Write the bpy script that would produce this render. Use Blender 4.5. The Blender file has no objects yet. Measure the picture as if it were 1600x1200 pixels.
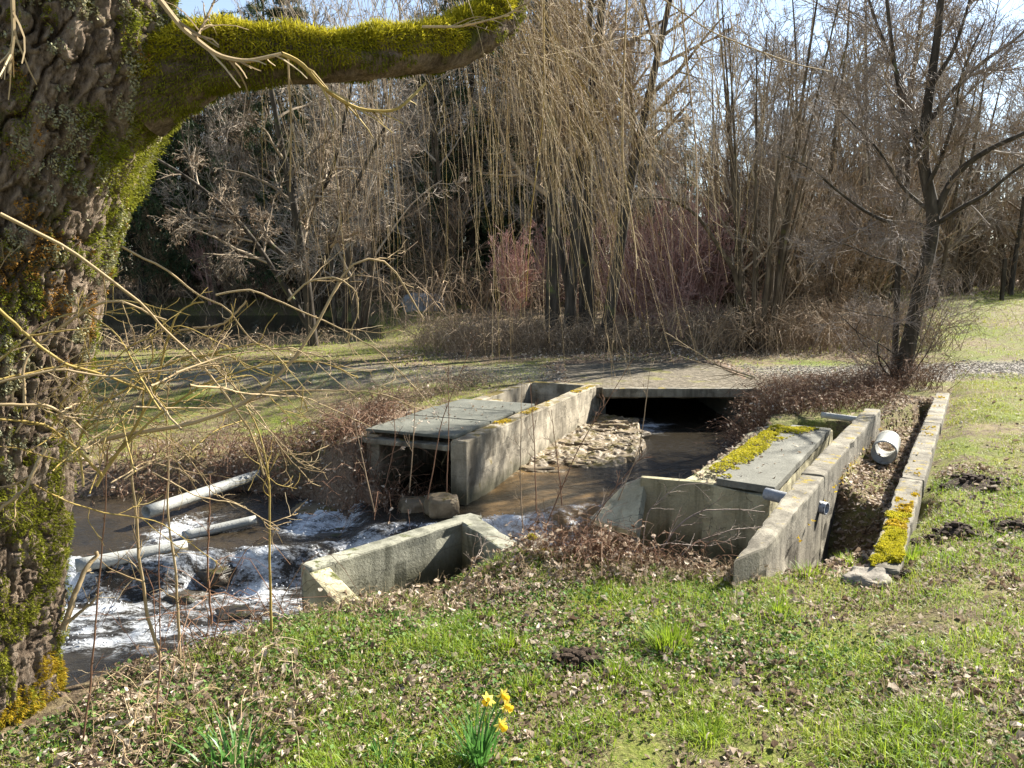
import bpy, bmesh, math, random
import numpy as np
C = bpy.context.scene
COL = C.collection
random.seed(4)
# ------------------------------------------------------------------ camera, sky, sun, exposure
F = 1232.0; PITCH = math.atan(170/F); EYE = 1.6
cam_d = bpy.data.cameras.new('camera'); cam = bpy.data.objects.new('camera', cam_d); COL.objects.link(cam)
cam_d.sensor_width = 36; cam_d.lens = 36*F/1600; cam_d.clip_start = .05; cam_d.clip_end = 2000
cam.location = (0, 0, EYE); cam.rotation_euler = (math.pi/2-PITCH, 0, 0)
C.camera = cam
SUN_AZ = math.atan2(.80, .60); SUN_EL = math.radians(35)
w = bpy.data.worlds.new('World'); C.world = w; w.use_nodes = True
wn = w.node_tree.nodes; wl = w.node_tree.links
sky = wn.new('ShaderNodeTexSky'); sky.sky_type = 'NISHITA'; sky.sun_disc = False
sky.sun_elevation = SUN_EL; sky.sun_rotation = SUN_AZ; sky.air_density = 1.0; sky.dust_density = .15; sky.ozone_density = 1.2
hs = wn.new('ShaderNodeHueSaturation'); hs.inputs['Saturation'].default_value = .82; wl.new(sky.outputs[0], hs.inputs['Color']); wl.new(hs.outputs[0], wn['Background'].inputs[0]); wn['Background'].inputs[1].default_value = .055
sd = bpy.data.lights.new('sun', 'SUN'); so = bpy.data.objects.new('sun', sd); COL.objects.link(so)
sd.energy = 5.0; sd.angle = math.radians(.55); sd.color = (1, .95, .86)
so.rotation_euler = (math.pi/2-SUN_EL, 0, -SUN_AZ+math.pi)
so.location = (30, 30, 40)
C.view_settings.view_transform = 'Standard'; C.view_settings.look = 'None'
C.view_settings.exposure = 2.12; C.view_settings.gamma = 1
C.cycles.max_bounces = 6; C.cycles.diffuse_bounces = 3; C.cycles.transparent_max_bounces = 6
C.cycles.sample_clamp_indirect = 6

# ------------------------------------------------------------------ helpers
def ray(px, py):
    u = (px-800)/F; v = (600-py)/F
    return np.array([u, math.cos(PITCH)+v*math.sin(PITCH), -math.sin(PITCH)+v*math.cos(PITCH)])
def W(px, py, z=0.):
    d = ray(px, py); t = (z-EYE)/d[2]; return np.array([d[0]*t, d[1]*t, z])
def D(px, py, y):
    d = ray(px, py); t = y/d[1]; return np.array([d[0]*t, y, EYE+d[2]*t])
def S(x, a, b):
    t = np.clip((np.asarray(x, float)-a)/(b-a), 0, 1); return t*t*(3-2*t)
def _h(i, j, k, s):
    n = (i*374761393 + j*668265263 + k*2147483647 + s*974634541) & 0xffffffff
    n = ((n ^ (n >> 13))*1274126177) & 0xffffffff
    n = ((n ^ (n >> 16))*2246822519) & 0xffffffff
    return ((n ^ (n >> 15)) & 0xffffff)/float(0xffffff)
def vnoise(p, s=0):
    p = np.asarray(p, float); i = np.floor(p).astype(np.int64); f = p-i; f = f*f*f*(f*(f*6-15)+10)
    r = 0
    for a in (0, 1):
        wa = f[..., 0] if a else 1-f[..., 0]
        for b in (0, 1):
            wb = f[..., 1] if b else 1-f[..., 1]
            for c in (0, 1):
                wc = f[..., 2] if c else 1-f[..., 2]
                r = r + wa*wb*wc*_h(i[..., 0]+a, i[..., 1]+b, i[..., 2]+c, s)
    return r*2-1
def fbm(p, o=4, s=0, g=.5):
    p = np.asarray(p, float); r = 0; a = 1; t = 0
    for k in range(o):
        r = r + a*vnoise(p*(2.03**k)+k*17.3, s+k); t += a; a *= g
    return r/t
def n2(x, y, sc, o=3, s=0):
    return fbm(np.stack([np.asarray(x, float)*sc, np.asarray(y, float)*sc, np.zeros_like(np.asarray(x, float))+s*3.7], -1), o, s)
def nrm(v):
    return v/np.maximum(np.linalg.norm(v, axis=-1, keepdims=True), 1e-9)

def tag(o, label=None, cat=None, group=None, kind=None):
    if label: o['label'] = label
    if cat: o['category'] = cat
    if group: o['group'] = group
    if kind: o['kind'] = kind
    return o
def empty(name, loc, label, cat, group=None):
    o = bpy.data.objects.new(name, None); COL.objects.link(o); o.location = loc; o.empty_display_size = .1
    return tag(o, label, cat, group)
class MB:
    def __init__(s): s.v = []; s.f = []; s.n = 0; s.a = {}
    def add(s, V, *Fs, **attr):
        V = np.asarray(V, float).reshape(-1, 3)
        for f in Fs:
            f = np.asarray(f, np.int64)
            if f.size: s.f.append(f+s.n)
        for k, v in attr.items(): s.a.setdefault(k, []).append(np.broadcast_to(np.asarray(v, float), (len(V),)))
        s.v.append(V); s.n += len(V); return s
    def mesh(s, name, mat, smooth=False):
        me = bpy.data.meshes.new(name)
        V = np.concatenate(s.v) if s.v else np.zeros((0, 3))
        me.vertices.add(len(V)); me.vertices.foreach_set('co', V.astype(np.float32).ravel())
        li = np.concatenate([f.ravel() for f in s.f]); tot = np.concatenate([np.full(len(f), f.shape[1]) for f in s.f])
        st = np.concatenate([[0], np.cumsum(tot)[:-1]])
        me.loops.add(len(li)); me.loops.foreach_set('vertex_index', li.astype(np.int32))
        me.polygons.add(len(tot)); me.polygons.foreach_set('loop_start', st.astype(np.int32)); me.polygons.foreach_set('loop_total', tot.astype(np.int32))
        me.polygons.foreach_set('use_smooth', np.full(len(tot), bool(smooth)))
        for k, v in s.a.items():
            at = me.attributes.new(k, 'FLOAT', 'POINT'); at.data.foreach_set('value', np.concatenate(v).astype(np.float32))
        me.update(calc_edges=True); me.validate()
        me.materials.append(mat); return me
    def build(s, name, mat, parent=None, smooth=False, loc=None):
        # vertices are given in world space; stored relative to the parent thing (or to loc)
        off = np.zeros(3)
        p = parent
        while p is not None: off = off+np.array(p.location); p = p.parent
        if loc is not None: off = off+np.array(loc)
        s.v = [np.concatenate(s.v)-off]
        o = bpy.data.objects.new(name, s.mesh(name, mat, smooth)); COL.objects.link(o)
        if loc is not None: o.location = loc
        if parent is not None: o.parent = parent
        return o
def tubes(P, R, k=5, cap=False):
    P = np.asarray(P, float); R = np.asarray(R, float)
    if P.ndim == 2: P = P[None]; R = R[None]
    N, n, _ = P.shape
    T = nrm(np.gradient(P, axis=1)); m = nrm(P[:, -1]-P[:, 0])
    ref = np.where(np.abs(m[:, 2:3]) < .8, np.array([[0, 0, 1.]]), np.array([[1., 0, 0]]))[:, None, :]
    U = nrm(ref-T*(ref*T).sum(-1, keepdims=True)); B = np.cross(T, U)
    a = np.arange(k)*2*math.pi/k
    V = P[:, :, None]+R[:, :, None, None]*(np.cos(a)[:, None]*U[:, :, None]+np.sin(a)[:, None]*B[:, :, None])
    b = (np.arange(N)*n*k)[:, None, None]; i = (np.arange(n-1)*k)[None, :, None]; j = np.arange(k)[None, None]; j2 = (j+1) % k
    Fq = np.stack([b+i+j, b+i+j2, b+i+k+j2, b+i+k+j], -1).reshape(-1, 4)
    out = [V.reshape(-1, 3), Fq]
    if cap:
        e = (np.arange(N)*n*k)[:, None]
        out += [np.concatenate([e+np.arange(k)[None, ::-1], e+(n-1)*k+np.arange(k)[None]])]
    return out
def resample(pts, n, sm=2):
    pts = np.asarray(pts, float); d = np.concatenate([[0], np.cumsum(np.linalg.norm(np.diff(pts, axis=0), axis=1))])
    t = np.linspace(0, d[-1], n); q = np.stack([np.interp(t, d, pts[:, i]) for i in range(pts.shape[1])], -1)
    for _ in range(sm):
        r = q.copy(); r[1:-1] = (q[:-2]+2*q[1:-1]+q[2:])/4; q = r
    return q
def grow(rng, P, R, n, t=(.2, 1), ang=(50, 12), L=(.3, .6), m=5, wig=.12, trop=(0, 0, .1), rf=.55, rt=.35, rmin=.002, absL=False, taper=.5):
    N, q, _ = P.shape
    ln = np.linalg.norm(np.diff(P, axis=1), axis=-1).sum(1)
    idx = rng.choice(N, n, p=ln/ln.sum()); tt = rng.uniform(t[0], t[1], n)
    x = tt*(q-1); i = np.minimum(x.astype(int), q-2); f = (x-i)[:, None]
    pos = P[idx, i]*(1-f)+P[idx, i+1]*f; T = nrm(P[idx, i+1]-P[idx, i]); r0 = (R[idx, i]*(1-f[:, 0])+R[idx, i+1]*f[:, 0])*rf
    a = np.radians(rng.normal(ang[0], ang[1], n))[:, None]
    v = rng.normal(size=(n, 3)); v = nrm(v-T*(v*T).sum(-1, keepdims=True)); d = np.cos(a)*T+np.sin(a)*v
    le = rng.uniform(L[0], L[1], n)
    if not absL: le = le*ln[idx]
    le = le*(1-taper*tt)
    Q = np.zeros((n, m, 3)); Q[:, 0] = pos; tr = np.asarray(trop, float)
    for k in range(1, m):
        d = nrm(d+tr/(m-1)+rng.normal(size=(n, 3))*wig); Q[:, k] = Q[:, k-1]+d*(le/(m-1))[:, None]
    RR = np.maximum(r0[:, None]*np.linspace(1, rt, m)[None], rmin)
    return Q, RR
def inpoly(x, y, poly):
    x = np.asarray(x, float); y = np.asarray(y, float); c = np.zeros(x.shape, bool); p = np.asarray(poly, float)
    for k in range(len(p)):
        (x1, y1), (x2, y2) = p[k], p[(k+1) % len(p)]
        if y1 == y2: continue
        c ^= ((y1 > y) != (y2 > y)) & (x < (x2-x1)*(y-y1)/(y2-y1)+x1)
    return c
def pdist(x, y, poly, closed=True):
    x = np.asarray(x, float); y = np.asarray(y, float); p = np.asarray(poly, float); d = np.full(x.shape, 1e9)
    for k in range(len(p) if closed else len(p)-1):
        a = p[k]; b = p[(k+1) % len(p)]; e = b-a; t = np.clip(((x-a[0])*e[0]+(y-a[1])*e[1])/(e@e), 0, 1)
        d = np.minimum(d, np.hypot(x-a[0]-t*e[0], y-a[1]-t*e[1]))
    return np.where(inpoly(x, y, p), -d, d) if closed else d

# ------------------------------------------------------------------ materials
def new_mat(name):
    m = bpy.data.materials.new(name); m.use_nodes = True; nt = m.node_tree
    return m, nt, nt.nodes['Principled BSDF'], nt.nodes['Material Output']
def N_(nt, t, **kw):
    n = nt.nodes.new(t)
    for k, v in kw.items(): setattr(n, k, v)
    return n
def ramp(nt, fac, cols):
    r = N_(nt, 'ShaderNodeValToRGB'); el = r.color_ramp.elements
    while len(el) < len(cols): el.new(.5)
    for e, (p, c) in zip(el, cols): e.position = p; e.color = (*c, 1)
    nt.links.new(fac, r.inputs[0]); return r.outputs[0]
def noise(nt, scale, detail=6, rough=.6, stretch=None, coord='Object'):
    tc = N_(nt, 'ShaderNodeTexCoord'); mp = N_(nt, 'ShaderNodeMapping')
    if stretch: mp.inputs['Scale'].default_value = stretch
    nt.links.new(tc.outputs[coord], mp.inputs[0])
    n = N_(nt, 'ShaderNodeTexNoise'); n.inputs['Scale'].default_value = scale; n.inputs['Detail'].default_value = detail; n.inputs['Roughness'].default_value = rough
    nt.links.new(mp.outputs[0], n.inputs['Vector']); return n.outputs['Fac']
def math_(nt, op, a, b=None, clamp=False):
    n = N_(nt, 'ShaderNodeMath', operation=op); n.use_clamp = clamp
    for i, v in enumerate((a, b)):
        if v is None: continue
        if isinstance(v, (int, float)): n.inputs[i].default_value = v
        else: nt.links.new(v, n.inputs[i])
    return n.outputs[0]
def mixc(nt, f, a, b, blend='MIX'):
    n = N_(nt, 'ShaderNodeMix', data_type='RGBA', blend_type=blend)
    for i, v in ((0, f), (6, a), (7, b)):
        if isinstance(v, (int, float)): n.inputs[i].default_value = v
        elif isinstance(v, tuple): n.inputs[i].default_value = (*v, 1)
        else: nt.links.new(v, n.inputs[i])
    return n.outputs[2]
def mr(nt, v, a, b, c=0., d=1.):
    n = N_(nt, 'ShaderNodeMapRange'); nt.links.new(v, n.inputs[0])
    for i, q in enumerate((a, b, c, d)): n.inputs[i+1].default_value = q
    return n.outputs[0]
def bump(nt, h, s, b, dist=.02):
    n = N_(nt, 'ShaderNodeBump'); n.inputs['Strength'].default_value = s; n.inputs['Distance'].default_value = dist
    nt.links.new(h, n.inputs['Height']); nt.links.new(n.outputs[0], b.inputs['Normal'])
def attr(nt, name):
    n = N_(nt, 'ShaderNodeAttribute', attribute_name=name); return n.outputs['Fac']
def island(nt):
    return N_(nt, 'ShaderNodeNewGeometry').outputs['Random Per Island']
def upz(nt):
    g = N_(nt, 'ShaderNodeNewGeometry'); s = N_(nt, 'ShaderNodeSeparateXYZ'); nt.links.new(g.outputs['Normal'], s.inputs[0]); return s.outputs[2]
def leafy(name, cols, transl=.35, rough=.6, noise_scale=3., spec=.25, nmix=.4):
    m, nt, b, out = new_mat(name)
    f = math_(nt, 'ADD', math_(nt, 'MULTIPLY', island(nt), 1-nmix), math_(nt, 'MULTIPLY', mr(nt, noise(nt, noise_scale, 3), .3, .7), nmix))
    c = ramp(nt, f, cols); nt.links.new(c, b.inputs['Base Color']); b.inputs['Roughness'].default_value = rough; b.inputs['Specular IOR Level'].default_value = spec
    if transl:
        t = N_(nt, 'ShaderNodeBsdfTranslucent'); nt.links.new(c, t.inputs[0]); mx = N_(nt, 'ShaderNodeMixShader'); mx.inputs[0].default_value = transl
        nt.links.new(b.outputs[0], mx.inputs[1]); nt.links.new(t.outputs[0], mx.inputs[2]); nt.links.new(mx.outputs[0], out.inputs[0])
    return m
def barky(name, cols, scale=8., stretch=(1, 1, .3), bs=.5, isl=.0, rough=.85, spec=.15, lichen=None, dist=.01):
    m, nt, b, out = new_mat(name)
    n = noise(nt, scale, 6, .65, stretch); f = mr(nt, n, .3, .7)
    if isl: f = math_(nt, 'ADD', math_(nt, 'MULTIPLY', f, 1-isl), math_(nt, 'MULTIPLY', island(nt), isl))
    c = ramp(nt, f, cols)
    if lichen: c = mixc(nt, mr(nt, noise(nt, lichen[1], 5, .7), lichen[2], lichen[2]+.1), c, lichen[0])
    nt.links.new(c, b.inputs['Base Color']); b.inputs['Roughness'].default_value = rough; b.inputs['Specular IOR Level'].default_value = spec
    if bs: bump(nt, n, bs, b, dist)
    return m
def concrete(name, a, bcol, moss=None, mth=.62, streak=True, stain=(.05, .045, .03), st=.58, msc=6., rough=.9, tide_and_shade=None, board=0.):
    m, nt, b, out = new_mat(name)
    n = noise(nt, 3, 8, .7); c = ramp(nt, mr(nt, n, .3, .7), [(0, a), (1, bcol)])
    fine = noise(nt, 60, 4, .7); c = mixc(nt, mr(nt, fine, .35, .75, 0, .5), c, tuple(x*.55 for x in a))
    if streak:
        sk = noise(nt, 7, 5, .6, (1, 1, .12)); c = mixc(nt, mr(nt, sk, st-.08, st+.08, 0, .75), c, stain)
    c = mixc(nt, mr(nt, noise(nt, 1.7, 7, .75), .52, .66, 0, .6), c, tuple(x*1.35 for x in bcol))
    ck = N_(nt, 'ShaderNodeTexVoronoi', feature='DISTANCE_TO_EDGE'); ck.inputs['Scale'].default_value = 2.2; tcw = N_(nt, 'ShaderNodeTexCoord'); wv = N_(nt, 'ShaderNodeTexNoise'); wv.inputs['Scale'].default_value = 5; wv.inputs['Detail'].default_value = 6
    nt.links.new(tcw.outputs['Object'], wv.inputs['Vector']); va = N_(nt, 'ShaderNodeVectorMath', operation='ADD'); vs = N_(nt, 'ShaderNodeVectorMath', operation='SCALE'); vs.inputs['Scale'].default_value = .45
    nt.links.new(wv.outputs['Color'], vs.inputs[0]); nt.links.new(tcw.outputs['Object'], va.inputs[0]); nt.links.new(vs.outputs[0], va.inputs[1]); nt.links.new(va.outputs[0], ck.inputs['Vector'])
    crk = math_(nt, 'MULTIPLY', mr(nt, ck.outputs['Distance'], .012, .002), mr(nt, noise(nt, 1.1, 3), .5, .56))
    c = mixc(nt, math_(nt, 'MULTIPLY', crk, .8), c, tuple(x*.25 for x in a))
    if board:
        sp_ = N_(nt, 'ShaderNodeSeparateXYZ'); nt.links.new(tcw.outputs['Object'], sp_.inputs[0]); fr = math_(nt, 'FRACT', math_(nt, 'MULTIPLY', math_(nt, 'ADD', sp_.outputs[2], math_(nt, 'MULTIPLY', noise(nt, 1.5, 2), .03)), 1/board))
        c = mixc(nt, mr(nt, fr, .06, .0, 0, .45), c, tuple(x*.35 for x in a))
    if tide_and_shade is not None:
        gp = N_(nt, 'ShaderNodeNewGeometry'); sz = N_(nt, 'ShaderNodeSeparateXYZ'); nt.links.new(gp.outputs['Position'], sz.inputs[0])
        tz = math_(nt, 'ADD', sz.outputs[2], math_(nt, 'MULTIPLY', math_(nt, 'SUBTRACT', noise(nt, 4, 6, .7, (1, 1, .4)), .5), .35)); c = mixc(nt, mr(nt, tz, tide_and_shade, tide_and_shade-.16, 0, .8), c, (.055, .052, .026))
    if moss:
        up = mr(nt, upz(nt), .1, .9, 0, .16)
        q = math_(nt, 'ADD', noise(nt, msc, 7, .7), up); c = mixc(nt, mr(nt, q, mth, mth+.07), c, ramp(nt, mr(nt, noise(nt, 40, 3), .3, .7), [(0, tuple(x*.5 for x in moss)), (1, moss)]))
    nt.links.new(c, b.inputs['Base Color']); b.inputs['Roughness'].default_value = rough; b.inputs['Specular IOR Level'].default_value = .2
    bump(nt, math_(nt, 'ADD', math_(nt, 'MULTIPLY', n, .6), math_(nt, 'MULTIPLY', fine, .5)), .7, b, .015)
    return m
M = {}
M['bark'] = None
GREEN_MOSS = (.20, .23, .015)
M['concrete_pale'] = concrete('concrete_pale', (.20, .17, .12), (.36, .315, .235), (.15, .11, .02), .64, True, (.08, .066, .045), .53, 3., tide_and_shade=-.33, board=.16)
M['concrete_plank'] = concrete('concrete_plank', (.30, .265, .17), (.42, .38, .26), None, streak=True, stain=(.14, .12, .07))
M['concrete_kerb'] = concrete('concrete_kerb', (.125, .11, .082), (.25, .225, .17), (.26, .19, .02), .72, True, (.055, .047, .033), .53, 5.)
M['concrete_dark'] = concrete('concrete_dark', (.075, .078, .062), (.13, .13, .105), None, streak=False)
M['concrete_slab'] = concrete('concrete_slab', (.105, .103, .082), (.17, .165, .135), None, streak=False)
M['concrete_olive'] = concrete('concrete_olive', (.27, .24, .145), (.40, .36, .23), (.08, .09, .02), .70, True, (.055, .05, .028), .55, tide_and_shade=-.42)
M['concrete_grey'] = concrete('concrete_grey', (.19, .185, .14), (.29, .28, .215), (.09, .1, .03), .72, True, (.06, .06, .042), .55, tide_and_shade=-.3, board=.2)  # damp stain band, raised so its dark colour also paints deeper basin shade
M['stone_wet'] = concrete('stone_wet', (.11, .082, .048), (.26, .20, .125), (.12, .09, .02), .66, False, rough=.6)
M['stone'] = concrete('stone', (.16, .14, .11), (.3, .27, .22), (.1, .1, .02), .72, False)
M['rock_dark'] = concrete('rock_dark', (.03, .026, .02), (.09, .075, .055), (.06, .06, .015), .68, False, rough=.35)
M['boulder'] = concrete('boulder', (.2, .21, .22), (.34, .35, .37), None, .72, False)
M['white_stone'] = concrete('white_stone', (.5, .5, .48), (.7, .7, .68), None, streak=False)
M['pvc'] = concrete('pvc', (.27, .27, .24), (.38, .38, .35), (.15, .14, .04), .76, True, (.22, .20, .15), .62, rough=.45)
M['steel'] = concrete('steel', (.2, .21, .22), (.32, .33, .35), None, streak=False, rough=.45)
M['soil'] = barky('soil', [(0, (.018, .012, .008)), (.6, (.05, .035, .024)), (1, (.11, .08, .055))], 30, (1, 1, 1), 1., .0, .95, .1, dist=.02)
M['dirt'] = barky('dirt', [(0, (.05, .042, .028)), (.5, (.11, .092, .065)), (1, (.22, .19, .14))], 14, (1, 1, 1), 1., .0, .95, .1, ((.14, .13, .04), 1.6, .55), .03)
M['twig_tan'] = barky('twig_tan', [(0, (.13, .09, .045)), (.45, (.28, .20, .105)), (1, (.46, .37, .23))], 5, (1, 1, 1), 0, .7, .7, .12)
M['twig_yellow'] = barky('twig_yellow', [(0, (.15, .10, .025)), (.5, (.28, .20, .06)), (1, (.42, .34, .16))], 6, (1, 1, 1), 0, .5, .7, .12)
M['twig_grey'] = barky('twig_grey', [(0, (.10, .076, .054)), (.5, (.23, .18, .125)), (1, (.42, .34, .25))], 3, (1, 1, 1), 0, .7, .8, .1)
M['twig_brown'] = barky('twig_brown', [(0, (.08, .058, .038)), (.5, (.21, .15, .095)), (1, (.45, .34, .22))], 2, (1, 1, 1), 0, .7, .8, .1)
M['twig_greybrown'] = barky('twig_greybrown', [(0, (.10, .082, .064)), (.5, (.27, .22, .17)), (1, (.52, .45, .36))], 2, (1, 1, 1), 0, .7, .8, .1)
M['twig_pink'] = barky('twig_pink', [(0, (.19, .10, .085)), (.5, (.37, .22, .185)), (1, (.53, .38, .32))], 2, (1, 1, 1), 0, .7, .8, .1)
M['twig_red'] = barky('twig_red', [(0, (.06, .028, .018)), (.5, (.16, .085, .05)), (1, (.30, .20, .13))], 4, (1, 1, 1), 0, .7, .8, .1)
M['twig_silver'] = barky('twig_silver', [(0, (.09, .07, .055)), (.5, (.21, .165, .13)), (1, (.38, .32, .27))], 4, (1, 1, 1), 0, .6, .7, .15)
M['trunk_dark'] = barky('trunk_dark', [(0, (.02, .017, .013)), (.6, (.055, .046, .036)), (1, (.12, .10, .08))], 10, (1, 1, .2), .8, 0, .9, .1, ((.10, .11, .04), 2.5, .6))
M['trunk_grey'] = barky('trunk_grey', [(0, (.035, .026, .018)), (.6, (.09, .07, .048)), (1, (.18, .145, .105))], 9, (1, 1, .25), .8, 0, .9, .1, ((.10, .095, .035), 3, .6))
M['needles'] = leafy('needles', [(0, (.014, .028, .012)), (.5, (.04, .065, .026)), (1, (.09, .125, .05))], .2, .6, .5)
M['catkin'] = leafy('catkin', [(0, (.12, .07, .035)), (.6, (.24, .15, .08)), (1, (.36, .25, .14))], .25, .7, 2.)
M['grass'] = leafy('grass', [(0, (.08, .13, .012)), (.35, (.16, .245, .018)), (.68, (.26, .335, .03)), (.88, (.36, .37, .06)), (1, (.48, .41, .18))], .45, .5, 1.6, .3, .5)
M['grass_dry'] = leafy('grass_dry', [(0, (.17, .115, .06)), (.5, (.34, .26, .145)), (1, (.55, .46, .31))], .35, .7, 3.)
M['lawn'] = leafy('lawn', [(0, (.11, .15, .02)), (.5, (.23, .26, .032)), (.8, (.35, .34, .06)), (1, (.44, .38, .14))], .4, .55, .9, .25, .6)
M['herb'] = leafy('herb', [(0, (.04, .085, .012)), (.5, (.085, .16, .03)), (1, (.19, .25, .08))], .3, .6, 3., .12)
M['litter'] = leafy('litter', [(0, (.05, .03, .018)), (.25, (.15, .10, .065)), (.55, (.36, .28, .20)), (1, (.66, .58, .48))], .25, .7, 4., .15)
M['daff_leaf'] = leafy('daff_leaf', [(0, (.05, .14, .03)), (.6, (.09, .22, .04)), (1, (.16, .30, .08))], .4, .4, 5., .5)
M['petal'] = leafy('petal', [(0, (.75, .6, .06)), (1, (.85, .75, .22))], .4, .5, 20.)
M['trumpet'] = leafy('trumpet', [(0, (.8, .52, .02)), (1, (.85, .62, .05))], .35, .5, 20.)
M['moss_yellow'] = leafy('moss_yellow', [(0, (.18, .17, .01)), (.5, (.38, .34, .02)), (1, (.55, .47, .05))], .4, .7, 6., .1)
M['moss_gold'] = leafy('moss_gold', [(0, (.20, .12, .01)), (.5, (.42, .29, .02)), (1, (.58, .44, .04))], .35, .7, 9., .1)
M['moss_green'] = leafy('moss_green', [(0, (.05, .06, .008)), (.45, (.15, .17, .012)), (1, (.30, .31, .03))], .4, .7, 7., .1)
M['moss_olive'] = leafy('moss_olive', [(0, (.05, .055, .008)), (.45, (.15, .16, .014)), (.8, (.27, .27, .03)), (1, (.36, .30, .06))], .3, .8, 9., .1)
M['lichen'] = leafy('lichen', [(0, (.20, .20, .13)), (.6, (.32, .31, .19)), (1, (.42, .33, .14))], .1, .9, 14., .1)
M['lichen_orange'] = leafy('lichen_orange', [(0, (.18, .09, .02)), (1, (.36, .19, .04))], .1, .9, 14., .1)
M['paper'] = leafy('paper', [(0, (.55, .55, .53)), (1, (.7, .7, .68))], .1, .7, 9.)

# willow bark
def willow_bark():
    m, nt, b, out = new_mat('willow_bark')
    d = attr(nt, 'ridge'); n = noise(nt, 32, 9, .8, (1, 1, .3)); n2_ = noise(nt, 110, 6, .8, (1, 1, .5))
    f = math_(nt, 'ADD', math_(nt, 'MULTIPLY', d, .5), math_(nt, 'ADD', math_(nt, 'MULTIPLY', math_(nt, 'SUBTRACT', n, .5), 1.5), math_(nt, 'ADD', math_(nt, 'MULTIPLY', math_(nt, 'SUBTRACT', n2_, .5), 1.1), .3)))
    c = ramp(nt, f, [(.05, (.035, .025, .017)), (.35, (.15, .11, .078)), (.65, (.30, .225, .16)), (1, (.46, .37, .28))])
    c = mixc(nt, mr(nt, noise(nt, 5, 6, .7), .56, .66, 0, .75), c, ramp(nt, mr(nt, n2_, .3, .7), [(0, (.05, .06, .012)), (1, (.17, .18, .03))]))
    c = mixc(nt, mr(nt, noise(nt, 9, 6, .75), .66, .72, 0, .8), c, (.36, .36, .28))
    nt.links.new(c, b.inputs['Base Color']); b.inputs['Roughness'].default_value = .95; b.inputs['Specular IOR Level'].default_value = .08
    bump(nt, math_(nt, 'ADD', n, math_(nt, 'MULTIPLY', n2_, .6)), 1., b, .035)
    return m
M['bark'] = willow_bark()

def ground_mat():
    m, nt, b, out = new_mat('ground')
    big = noise(nt, .8, 5, .6); mid = noise(nt, 6, 6, .7); fine = noise(nt, 45, 5, .75); vf = noise(nt, 160, 3, .7)
    soil = ramp(nt, mr(nt, fine, .3, .7), [(0, (.035, .024, .015)), (.5, (.10, .072, .045)), (1, (.21, .165, .115))])
    straw = ramp(nt, mr(nt, vf, .3, .7), [(0, (.10, .075, .035)), (1, (.30, .24, .13))])
    green = ramp(nt, mr(nt, fine, .3, .7), [(0, (.05, .07, .012)), (.5, (.11, .14, .02)), (1, (.2, .21, .045))])
    c = mixc(nt, mr(nt, mid, .42, .6), soil, straw)
    g = math_(nt, 'ADD', math_(nt, 'MULTIPLY', attr(nt, 'green'), 1.), math_(nt, 'MULTIPLY', math_(nt, 'SUBTRACT', mid, .5), 1.6))
    c = mixc(nt, mr(nt, g, .3, .75), c, green)
    grav = ramp(nt, mr(nt, vf, .3, .72), [(0, (.09, .08, .07)), (.5, (.2, .18, .155)), (1, (.4, .38, .35))])
    c = mixc(nt, attr(nt, 'gravel'), c, grav)
    lit = ramp(nt, mr(nt, fine, .3, .72), [(0, (.05, .035, .025)), (.5, (.16, .11, .075)), (1, (.36, .28, .20))])
    c = mixc(nt, attr(nt, 'litter'), c, lit)
    bed = ramp(nt, mr(nt, mid, .3, .7), [(0, (.02, .017, .012)), (1, (.07, .055, .035))])
    c = mixc(nt, attr(nt, 'bed'), c, bed)
    nt.links.new(c, b.inputs['Base Color']); b.inputs['Roughness'].default_value = .95; b.inputs['Specular IOR Level'].default_value = .1
    bump(nt, math_(nt, 'ADD', mid, math_(nt, 'MULTIPLY', fine, .6)), .8, b, .04)
    return m
M['ground'] = ground_mat()
def water_mat(name, deep, shallow):
    m, nt, b, out = new_mat(name)
    st = noise(nt, 7, 8, .75, (.55, 1.7, 1)); sp = noise(nt, 38, 5, .85, (.7, 1.4, 1)); br = noise(nt, 2.6, 4, .6, (.7, 1.4, 1))
    fo = attr(nt, 'foam'); q = math_(nt, 'ADD', fo, math_(nt, 'ADD', math_(nt, 'MULTIPLY', math_(nt, 'SUBTRACT', st, .5), 2.6), math_(nt, 'ADD', math_(nt, 'MULTIPLY', math_(nt, 'SUBTRACT', sp, .5), 1.6), math_(nt, 'MULTIPLY', math_(nt, 'SUBTRACT', br, .5), 1.5))))
    k = math_(nt, 'MULTIPLY', mr(nt, q, .30, 1.12), mr(nt, fo, .04, .25))
    sh = mixc(nt, mr(nt, noise(nt, 5, 6, .7), .3, .7), shallow, tuple(x*.45 for x in shallow))
    c = mixc(nt, attr(nt, 'shallow'), deep, sh)
    c = mixc(nt, k, c, (.70, .72, .73)); nt.links.new(c, b.inputs['Base Color'])
    nt.links.new(mr(nt, k, 0, 1, .07, .6), b.inputs['Roughness']); b.inputs['IOR'].default_value = 1.33
    bump(nt, math_(nt, 'ADD', noise(nt, 14, 4, .6, (1, 1.8, 1)), math_(nt, 'MULTIPLY', sp, .3)), .55, b, .03)
    return m
M['water'] = water_mat('stream_water', (.022, .018, .012), (.20, .125, .055))
M['foam'] = leafy('foam', [(0, (.6, .62, .64)), (1, (.75, .76, .77))], .2, .3, 9., .5)
def pond_mat():
    m, nt, b, out = new_mat('pond_water')
    b.inputs['Base Color'].default_value = (.02, .022, .016, 1); b.inputs['Roughness'].default_value = .18; b.inputs['IOR'].default_value = 1.33
    bump(nt, noise(nt, 6, 3, .6), .1, b, .02); return m
M['pond'] = pond_mat()

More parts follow.
